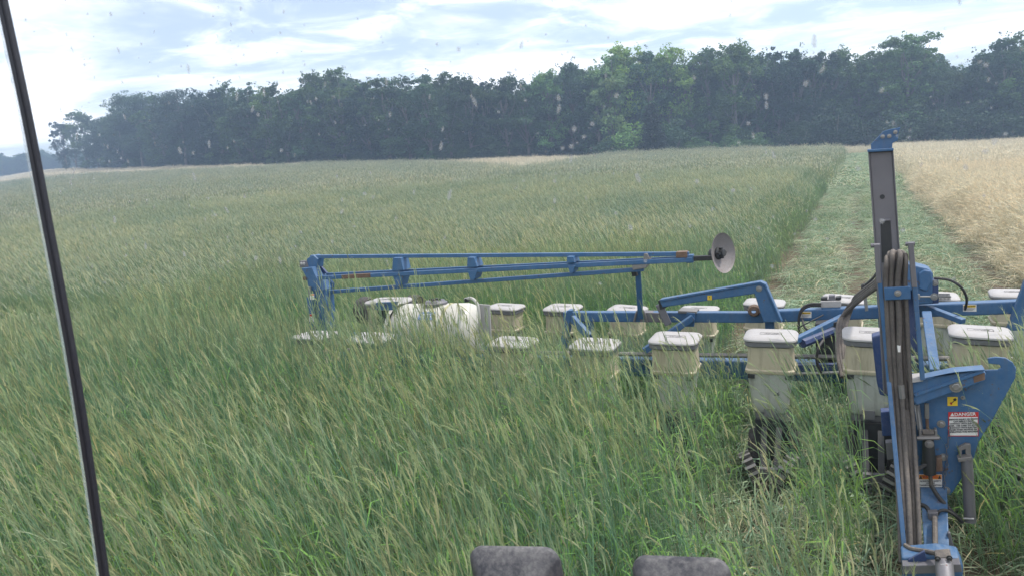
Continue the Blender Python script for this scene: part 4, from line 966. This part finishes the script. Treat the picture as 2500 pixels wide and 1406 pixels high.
    def on_tank(x, a, off=.004): return Vector((x, 7.72 - (rad * 1.05 + off) * math.cos(a), cz + (rad * .95 + off) * math.sin(a)))
    def wrap(name, xa, xb, a0, a1, mat, off):
        r_ = []
        for k in range(9):
            a = a0 + (a1 - a0) * k / 8; r_.append([on_tank(xa, a, off), on_tank(xb, a, off), on_tank(xb, a, off + .004), on_tank(xa, a, off + .004)])
        return obj(name, MB().loft(r_), mat, tk)
    lb = wrap('tank_label', cx - .09, cx + .10, .62, .95, m['sblue'], .002); wrap('label_stripe', cx - .07, cx + .05, .80, .84, m['white'], .0065); wrap('label_stripe', cx - .07, cx + .07, .72, .75, m['white'], .0065)
    wrap('strap', cx + .18, cx + .21, -.5, 2.9, m['strap'], .003); wrap('strap', cx - .50, cx - .46, -.5, 2.9, m['tank'], .006)
    obj('tank_cradle', MB().box((cx, 7.72, .74), (Lx * .9, .5, .06)), m['blue'], tk, .006)
    rod('fill_hose', ((1136, 730, 7.6), (1152, 728, 7.5), (1166, 744, 7.42), (1170, 780, 7.40), (1166, 812, 7.42)), .016, m['tank'], tk); plate('valve', ((1133, 729), (1143, 727), (1144, 736), (1134, 738)), 7.55, .05, m['dark'], tk)
    plate('side_board', ((1166, 742), (1195, 744), (1199, 828), (1170, 836)), 7.45, .02, m['lid'], tk)
    # --- drive box with tyre, left of the tank ------------------------------------------------
    p = at(943, 731, 7.9); h = hopper((p.x, 7.95, p.z - .05), 0.1, 1.15)
    plate('box_bracket', ((918, 738), (971, 736), (966, 757), (914, 756)), 7.52, .02, m['blue'], h) if False else plate('box_bracket', ((918, 738), (971, 736), (966, 757), (914, 756)), 7.50, .02, m['blue'])
    plate('box_front', ((922, 757), (958, 757), (954, 795), (920, 793)), 7.56, .12, m['dark'])
    for px, py, Y in ((893, 757, 8.35), (1012, 752, 8.6)):
        M = Matrix.Translation(at(px, py, Y)) @ Matrix.Rotation(math.radians(90), 4, 'Y')
        t = obj('transport_tyre', MB().lathe([(.08, -.08), (.15, -.085), (.168, -.05), (.172, -.02), (.166, -.012), (.166, .012), (.172, .02), (.168, .05), (.15, .085), (.08, .08)], 28, M), m['rubber'], pl, smoothf='auto')
        obj('wheel_rim', MB().lathe([(.03, -.04), (.082, -.06), (.082, .06), (.03, .04)], 20, M), m['dark'], t, smoothf='auto')

    # --- centre: lift motor housing, braces, valve block -------------------------------------------
    hs = plate('motor_housing', ((2196, 643), (2212, 643), (2262, 655), (2272, 660), (2278, 669), (2277, 700), (2277, 742), (2236, 744), (2230, 712), (2196, 700)), YT - .25, .22, m['blue'], bevel=.012)
    plate('housing_ear', ((2276, 684), (2291, 683), (2292, 740), (2240, 744), (2240, 730), (2277, 727)), YT - .22, .12, m['dblue'], hs); bolt(2283, 691, YT - .222, hs, .018)
    plate('housing_cover', ((2242, 668), (2256, 659), (2274, 662), (2276, 690), (2262, 712), (2244, 706)), YT - .275, .03, m['blue'], hs, .012)
    rod('spring_rod', ((2236, 724, YT - .32), (2322, 724, YT - .32)), .008, m['zinc'], hs); plate('rod_end', ((2231, 718), (2246, 718), (2246, 731), (2231, 731)), YT - .34, .04, m['zinc'], hs); bolt(2281, 724, YT - .325, hs, .02)
    sp = []
    a, b = at(2290, 724, YT - .32), at(2320, 724, YT - .32)
    for k in range(10 * 9 + 1):
        t = k / 90; an = t * 9 * 2 * math.pi; sp.append(a + (b - a) * t + Vector((0, math.cos(an), math.sin(an))) * .026)
    obj('coil_spring', MB().tube(sp, .004, 5), m['zinc'], hs, smoothf='auto')
    beam('brace', (2268, 752, YT - .12), (2352, 784, YT - .35), .06, .045, m['blue']); beam('mast_strut', (2262, 762, 7.3), (2283, 905, 6.4), .07, .03, m['blue'])
    beam('diagonal_brace', (1939, 832, 7.05), (2058, 773, YT - .12), .055, .05, m['blue']); rod('brace_tube', ((1958, 838, 7.1), (2050, 800, 7.6)), .04, m['dblue'])
    vb = plate('valve_block', ((2003, 735), (2053, 734), (2053, 750), (2003, 751)), YT - .05, .14, m['lid'], bevel=.006)
    plate('valve_body', ((2023, 722), (2038, 721), (2040, 737), (2022, 737)), YT - .03, .08, m['post'], vb); plate('valve_port', ((2004, 727), (2020, 726), (2020, 732), (2004, 733)), YT - .03, .08, m['dark'], vb); plate('valve_port', ((2040, 726), (2054, 724), (2054, 731), (2040, 732)), YT - .03, .08, m['dark'], vb)
    plate('valve_mount', ((2006, 751), (2052, 750), (2051, 760), (2006, 761)), YT - .05, .10, m['blue'], vb)
    for k, dy in enumerate((0, 5)):
        rod('hydraulic_hose', ((2004, 741 + dy, YT - .06), (1978, 742 + dy, YT - .08), (1960, 751 + dy, YT - .1), (1951, 772 + dy, YT - .1), (1950, 815, YT - .1)), .011, m['bhose'], vb)
    for k, (dx, dy) in enumerate(((0, 0), (8, 6), (14, -6), (-6, 10))):
        rod('hydraulic_hose', ((2142, 690 + dy, 5.9), (2112, 712 + dy, 6.6), (2086, 734 + dy, 7.2), (2064 + dx, 760 + dy, 7.35), (2052 + dx, 795, 7.3), (2050 + dx, 860, 7.1), (2062 + dx, 920, 6.9)), .017, m['hose'])
    rod('hydraulic_hose', ((2150, 650, 6.0), (2134, 676, 6.7), (2112, 697, 7.3)), .010, m['bhose']); rod('hydraulic_hose', ((2152, 660, 6.0), (2140, 682, 6.7), (2116, 702, 7.3)), .012, m['bhose'])
    obj('hose_coupler', MB().tube([at(2106, 702, 7.32), at(2120, 699, 7.3)], .03, 8).tube([at(2108, 708, 7.32), at(2112, 694, 7.3)], .018, 8), m['dark'], pl)
    rod('hydraulic_hose', ((2280, 679, YT - .3), (2318, 684, YT - .3), (2344, 699, YT - .3), (2357, 718, YT - .28), (2360, 738, YT - .2), (2352, 762, YT), (2330, 775, YT)), .011, m['bhose'])
    rod('wire', ((1948, 800, YT - .2), (1975, 786, YT - .2), (2010, 768, YT - .1)), .006, m['bhose']); rod('hydraulic_hose', ((1958, 776, YT - .1), (1966, 800, YT - .2), (1985, 812, YT - .2), (2010, 806, YT - .2)), .010, m['bhose'])
    rod('hydraulic_hose', ((2010, 830, 7.1), (1998, 850, 7.0), (1994, 880, 7.0), (2004, 910, 7.0)), .012, m['bhose'])
    plate('drive_housing', ((2128, 822), (2162, 812), (2172, 968), (2148, 964), (2140, 930)), 5.85, .12, m['dblue'], bevel=.01)
    beam('lower_bar', (1940, 897, 7.25), (2110, 892, 7.25), .06, .06, m['dblue']); rod('shaft', ((1940, 912, 7.2), (2050, 908, 7.2)), .014, m['zinc']); plate('gearbox', ((1990, 790), (2060, 785), (2066, 900), (1994, 900)), 7.5, .15, m['dark'])
    beam('centre_post', (2190, 700, YT - .05), (2200, 900, YT - .1), .28, .20, m['dblue'], bevel=.01)
    plate('clevis', ((2108, 728), (2116, 724), (2120, 758), (2112, 760)), YT - .3, .04, m['zinc'])
    # right wing: only its near corner is in the picture
    plate('fold_lever', ((2512, 660), (2530, 664), (2500, 808), (2458, 806)), YT - .20, .07, m['blue'], bevel=.008)

    # --- tall grey post -------------------------------------------------------------------------------
    YP = 5.30
    po = plate('tall_post', ((2122, 372), (2179, 369), (2197, 640), (2214, 960), (2160, 962), (2140, 640)), YP, .10, m['post'], bevel=.006)
    plate('post_edge', ((2119.5, 373), (2122.5, 372.5), (2141, 640), (2161, 960), (2157, 960), (2138, 640)), YP - .012, .12, m['post'], po, .002); plate('post_edge', ((2178.5, 369.5), (2181.5, 369), (2199, 640), (2216, 960), (2212, 960), (2196.5, 640)), YP - .012, .12, m['post'], po, .002)
    plate('post_cap', ((2118, 366), (2182, 362), (2182, 369), (2118, 373)), YP - .03, .16, m['blue'], po)
    br = plate('post_bracket', ((2127, 367), (2126, 353), (2157, 321), (2168, 317), (2199, 311), (2193, 327), (2192, 344), (2179, 350), (2178, 364)), YP + .01, .025, m['blue'], po)
    for q in ((2155, 334), (2171, 333), (2186, 323)): bolt(q[0], q[1], YP + .008, br, .008)
    plate('post_slot', ((2150, 541), (2174, 539), (2180, 640), (2153, 642)), YP - .006, .004, m['dark'], po); plate('slot_cover', ((2148, 537), (2175, 535), (2175, 540), (2148, 542)), YP - .014, .012, m['post'], po)
    obj('stain', MB().lathe([(.0001, .0), (.014, 0), (.014, .0012), (.0001, .0012)], 12, Matrix.Translation(at(2154, 481, YP - .0015)) @ FACE), m['dark'], po)

    # --- hose mast -------------------------------------------------------------------------------------
    YH = 5.0
    ms = obj('hose_mast', MB().bar(at(2140, 596, YH), at(2170, 930, YH), .024, .05, (0, 1, 0)).bar(at(2170, 930, YH), at(2212, 1388, YH - .45), .024, .05, (0, 1, 0)), m['blue'], pl, .003)
    obj('mast_rail', MB().bar(at(2223, 592, YH), at(2238, 760, YH), .026, .05, (0, 1, 0)).bar(at(2238, 760, YH), at(2252, 925, YH), .024, .05, (0, 1, 0)), m['blue'], ms, .003)
    for px, py in ((2137, 600), (2222, 596)):
        M = Matrix.Translation(at(px, py, YH)) @ Matrix.Rotation(math.radians(90), 4, 'Y'); obj('rail_bolt', MB().lathe([(.0001, -.024), (.012, -.024), (.012, .024), (.0001, .024)], 8, M), m['post'], ms)
    for (a, b) in (((2140, 596), (2146, 690)), ((2223, 592), (2232, 700))): obj('worn_rail_top', MB().bar(at(*a, YH - .003), at(*b, YH - .003), .0275, .052, (0, 1, 0)), m['post'], ms, .003)
    cp = plate('cross_plate', ((2158, 702), (2222, 699), (2224, 730), (2160, 733)), YH - .055, .012, m['blue'], ms); bolt(2192, 715.5, YH - .057, cp, .012)
    R = random.Random(11)
    tops = [(2166, 628), (2172, 618), (2180, 615), (2187, 617), (2196, 615), (2204, 617), (2210, 622)]
    for k, (tx, ty) in enumerate(tops):
        xo = 2164 + k * 7.6 + R.uniform(-2, 2); yy = YH - .02 + .03 * (k % 2) + R.uniform(-.01, .01); xi = xo + R.uniform(-3, 3)
        pts = [(tx + (4 if k < 3 else -3), ty + 10, yy + .10), (tx, ty, yy + .04), (tx - (2 if k < 3 else -2), ty + 16, yy - .015), (xo - 2, 690, yy), (xo + 2 + R.uniform(-2, 2), 780, yy), (xi + 5, 880, yy), (xi + 12, 985, yy), (xi + 20, 1100, yy - .08), (xi + 28, 1230, yy - .26), (min(2246, xi + 34 + R.uniform(-3, 3)), 1372, yy - .42)]
        hz = rod('hydraulic_hose', pts, .0135 + R.uniform(-.0015, .002), m['hose'], ms, n=10)
        c = [at(xi + 9, 930 + 9 * (k % 3), yy), at(xi + 12, 962 + 9 * (k % 3), yy)]
        if k in (1, 3, 4): obj('hose_ferrule', MB().tube(c, .0185, 8), m['steel'], hz, smoothf='auto')
    for k in range(3): rod('spare_hose', ((2206 + 5 * k, 1000, YH), (2214 + 7 * k, 1120, YH - .09), (2224 + 8 * k, 1240, YH - .2), (2222 + 10 * k, 1372, YH - .40)), .014, m['hose'], ms, n=10)
    plate('hose_clip', ((2190, 842), (2199, 842), (2199, 860), (2192, 860)), YH - .04, .01, m['white'], ms); plate('stop_block', ((2162, 1080), (2188, 1078), (2190, 1118), (2166, 1122)), YH + .02, .06, m['post'], ms)
    plate('mast_box', ((2150, 1005), (2200, 1002), (2204, 1062), (2154, 1064)), YH + .02, .08, m['dblue'], ms); plate('rail_guard', ((2203, 1296), (2212, 1294), (2212, 1334), (2204, 1336)), YH - .37, .03, m['dark'], ms)

    # --- hitch plate with hook, stickers and valve ------------------------------------------------------------
    YD = 5.10
    hp = plate('hitch_plate', ((2220, 925), (2260, 922), (2320, 909), (2400, 903), (2436, 902), (2444, 897), (2441, 890), (2414, 887), (2411, 874), (2432, 871), (2455, 873), (2473, 884), (2481, 900), (2479, 922), (2421, 1028), (2390, 1076), (2377, 1119), (2343, 1175), (2321, 1208), (2236, 1208), (2222, 1127), (2215, 1015), (2221, 972)), YD, .016, m['blue'], bevel=.004)
    bm = plate('plate_beam', ((2224, 936), (2310, 911), (2400, 904), (2408, 912), (2405, 930), (2330, 956), (2238, 989), (2226, 975)), YD - .085, .083, m['blue'], hp, .006)
    beam('beam_rib', (2232, 964, YD - .09), (2398, 906, YD - .09), .012, .018, m['blue'], bm, .002); plate('beam_top', ((2219, 928), (2262, 921), (2330, 907), (2404, 901), (2404, 905), (2310, 912), (2224, 937)), YD - .10, .10, m['blue'], bm, .002)
    plate('rust_patch', ((2376, 917), (2404, 909), (2405, 926), (2378, 934)), YD - .0868, .0015, m['rust'], bm, 0); plate('beam_end', ((2220, 925), (2252, 921), (2254, 930), (2221, 935)), YD - .11, .11, m['lid'], bm, .003)
    bolt(2334, 943, YD - .086, bm, .022); bolt(2351, 970, YD - .001, hp, .008)
    for q in ((2227, 1033), (2298, 1034), (2233, 1115), (2303, 1115), (2240, 1196), (2310, 1196)): bolt(q[0], q[1], YD - .001, hp, .015)
    st = sign('hazard_sticker', 2313, 968, 2338, 990, YD - .004, m['yellow'], hp)
    obj('pictogram', MB().bar(at(2322, 984, YD - .0055), at(2331, 976, YD - .0055), .002, .008, (0, 1, 0)).prism([at(x, y, YD - .006) for x, y in ((2327, 974), (2332, 970.5), (2336, 974), (2333, 978), (2329, 978))], (0, .001, 0)), m['ink'], st)
    obj('pictogram_flash', MB().prism([at(x, y, YD - .006) for x, y in ((2319, 983), (2322, 980), (2325, 985), (2322, 988))], (0, .001, 0)), m['red'], st)
    ds = sign('danger_sign', 2315, 1005, 2389, 1064, YD - .004, m['red'], hp); sign('sign_face', 2317.5, 1017, 2387, 1062, YD - .0062, m['white'], ds)
    words('DANGER', 2356, 1010.5, YD - .0066, 8.2, m['white'], ds, 46, .0006); obj('hazard_triangle', MB().prism([at(x, y, YD - .0066) for x, y in ((2320, 1015), (2330, 1015), (2325, 1006.5))], (0, .001, 0)), m['white'], ds)
    for k, s in enumerate(('SERIOUS INJURY OR DEATH', 'CAN RESULT FROM', 'CONTACT WITH ELECTRIC', 'LINES.  USE CARE TO AVOID', 'CONTACT WITH ELECTRIC', 'LINES WHEN MOVING OR', 'OPERATING THIS MACHINE.')):
        words(s, 2352.5, 1022.5 + k * 5.1, YD - .0084, 3.6, m['ink'], ds, (62, 44, 60, 66, 60, 58, 64)[k], .0004)
    wsn = sign('warning_sign', 2243, 1157, 2300, 1188, YD - .004, m['white'], hp); sign('sign_header', 2244, 1158, 2299, 1169, YD - .006, m['orange'], wsn); words('WARNING', 2271, 1163.5, YD - .0066, 6.8, m['red'], wsn, 34, .0004)
    for x in (2248, 2294): obj('hazard_triangle', MB().prism([at(x + a, y, YD - .0066) for a, y in ((-4, 1168), (4, 1168), (0, 1159))], (0, .001, 0)), m['ink'], wsn)
    for k, s in enumerate(('ALWAYS USE SAFETY', 'LOCK IN', 'TRANSPORT POSITION')): words(s, 2271.5, 1173.5 + k * 5, YD - .0066, 3.6, m['ink'], wsn, (46, 18, 48)[k], .0003)
    a, b = at(2239, 988, YD - .05), at(2247, 1048, YD - .05); sp = []
    for k in range(22 * 8 + 1):
        t = k / 176; an = t * 22 * 2 * math.pi; sp.append(a + (b - a) * t + Vector((math.cos(an), math.sin(an), 0)) * .013)
    obj('coil_spring', MB().tube(sp, .0026, 5), m['zinc'], hp, smoothf='auto')
    rod('latch_handle', ((2262, 984, YD - .04), (2263, 1020, YD - .04)), .013, m['steel'], hp, n=6); rod('latch_rod', ((2263, 1018, YD - .035), (2265, 1056, YD - .035)), .009, m['rust'], hp)
    cv = plate('clevis', ((2243, 1050), (2250, 1048), (2251, 1062), (2282, 1062), (2281, 1048), (2288, 1049), (2290, 1070), (2244, 1072)), YD - .075, .05, m['steel'], hp); rod('clevis_pin', ((2239, 1069, YD - .08), (2294, 1068, YD - .08)), .012, m['steel'], cv); rod('pin_head', ((2252, 1055, YD - .06), (2280, 1055, YD - .06)), .02, m['hose'], cv)
    obj('lock_valve', MB().tube([at(2266, 1072, YD - .06), at(2267, 1100, YD - .06), at(2268, 1128, YD - .06), at(2270, 1156, YD - .06)], [.030, .034, .040, .034], 10), m['dark'], hp, smoothf='auto'); bolt(2269, 1083, YD - .095, hp, .016, m['steel'])
    plate('valve_flange', ((2286, 1118), (2300, 1116), (2302, 1150), (2284, 1152)), YD - .05, .05, m['rust'], hp); rod('valve_fitting', ((2271, 1156, YD - .05), (2274, 1190, YD - .06)), .011, m['hose'], hp)
    for k in range(15):
        p = at(2317 - 12.5 * k / 14 + 2 * math.sin(k), 1043 + 158 * k / 14, YD - .018); M = Matrix.Translation(p) @ Matrix.Rotation(math.radians(90 * (k % 2)), 4, 'Z')
        L_ = [M @ Vector((.007 * math.cos(a) , 0, .014 * math.sin(a))) for a in [2 * math.pi * j / 10 for j in range(11)]]; obj('chain_link', MB().tube(L_, .0022, 5, False), m['post'], hp, smoothf='auto')
    sb = obj('stand_bracket', MB().prism([at(x, y, YD - .05) for x, y in ((2339, 1093), (2357, 1083), (2370, 1084), (2371, 1118), (2358, 1118), (2357, 1096), (2348, 1099), (2349, 1121), (2341, 1121))], (0, .03, 0)), m['steel'], hp, .003)
    obj('parking_stand', MB().tube([at(2360, 1116, YD - .06), at(2369, 1272, YD - .06)], .031, 14), m['post'], hp, smoothf='auto'); rod('stand_pin', ((2352, 1264, YD - .09), (2378, 1266, YD - .09)), .007, m['zinc'], hp); plate('stand_strap', ((2338, 1118), (2374, 1114), (2374, 1124), (2340, 1128)), YD - .09, .06, m['steel'], hp)
    rod('hydraulic_hose', ((2266, 1130, YD - .08), (2238, 1148, YD - .10), (2215, 1178, YD - .12), (2212, 1206, YD - .12), (2234, 1226, YD - .13), (2260, 1236, YD - .15), (2274, 1258, YD - .2)), .0125, m['bhose'], hp)
    rod('hydraulic_hose', ((2274, 1184, YD - .07), (2290, 1210, YD - .10), (2318, 1242, YD - .12), (2347, 1271, YD - .10)), .012, m['bhose'], hp); rod('hydraulic_hose', ((2286, 1262, YD - .2), (2292, 1248, YD - .2), (2310, 1245, YD - .18), (2332, 1258, YD - .15), (2350, 1274, YD - .1)), .009, m['bhose'], hp)
    plate('hose_tee', ((2266, 1252), (2290, 1250), (2291, 1266), (2276, 1272), (2266, 1266)), YD - .24, .05, m['post'], hp)

    # --- tongue ---------------------------------------------------------------------------------------------
    tg = obj('tongue', MB().loft([[at(2247, 1190, 5.09), at(2312, 1190, 5.09), at(2312, 1190, 5.25), at(2247, 1190, 5.25)], [at(2257, 1362, 4.62), at(2318, 1362, 4.62), at(2318, 1362, 4.80), at(2257, 1362, 4.80)]]), m['blue'], pl, .006)
    obj('tongue_rear', MB().bar((0.33, 5.2, .60), (0.33, 7.8, .62), .16, .16), m['blue'], tg, .01); rod('tongue_pipe', ((2282, 1262, 4.84), (2284, 1362, 4.55)), .014, m['hose'], tg)
    obj('hitch_base', MB().prism([at(x, y, 4.42) for x, y in ((2201, 1360), (2290, 1353), (2342, 1362), (2352, 1384), (2350, 1420), (2205, 1424))], (0, .14, 0)), m['blue'], tg, .01)
    obj('hitch_flange', MB().prism([at(x, y, 4.36) for x, y in ((2203, 1380), (2345, 1376), (2350, 1396), (2204, 1402))], (0, .10, 0)), m['post'], tg, .004)
    plate('gusset', ((2218, 1366), (2258, 1344), (2262, 1366), (2262, 1376), (2216, 1378)), 4.40, .02, m['dblue'], tg); plate('tongue_edge', ((2314, 1300), (2320, 1300), (2336, 1358), (2316, 1358)), 4.75, .03, m['post'], tg)
    ch = plate('cylinder_head', ((2284, 1360), (2323, 1357), (2326, 1378), (2285, 1381)), 4.26, .09, m['hose'], tg, .008); obj('hitch_cylinder', MB().tube([at(2305, 1374, 4.28), at(2310, 1440, 4.12)], .042, 18), m['post'], ch, smoothf='auto')
    for q in ((2289, 1363), (2318, 1361)): bolt(q[0], q[1], 4.255, ch, .009, m['dark'])
    sg = sign('cylinder_sticker', 2297, 1376, 2315, 1387, 4.222, m['white'], ch); sign('sticker_header', 2300, 1378, 2312, 1382, 4.220, m['red'], sg)
    rod('hydraulic_hose', ((2210, 1330, 4.55), (2226, 1339, 4.5), (2262, 1345, 4.45), (2292, 1352, 4.36), (2300, 1362, 4.30)), .013, m['hose'], tg)
build_planter()

# ------------------------------------------------------------------ air
def build_haze():
    o = obj('haze', MB().box((-260, 260, 21.0), (1000, 800, 48.0)), None); tag(o, kind='stuff')
    mt, nt, L = mat_new('haze_air')
    v = node(nt, 'ShaderNodeVolumePrincipled', ins={'Color': (0.56, 0.74, 1.0, 1), 'Density': 0.0015, 'Anisotropy': 0.2}); out = node(nt, 'ShaderNodeOutputMaterial'); L(v.outputs[0], out.inputs['Volume'])
    o.data.materials.append(mt)
build_haze()
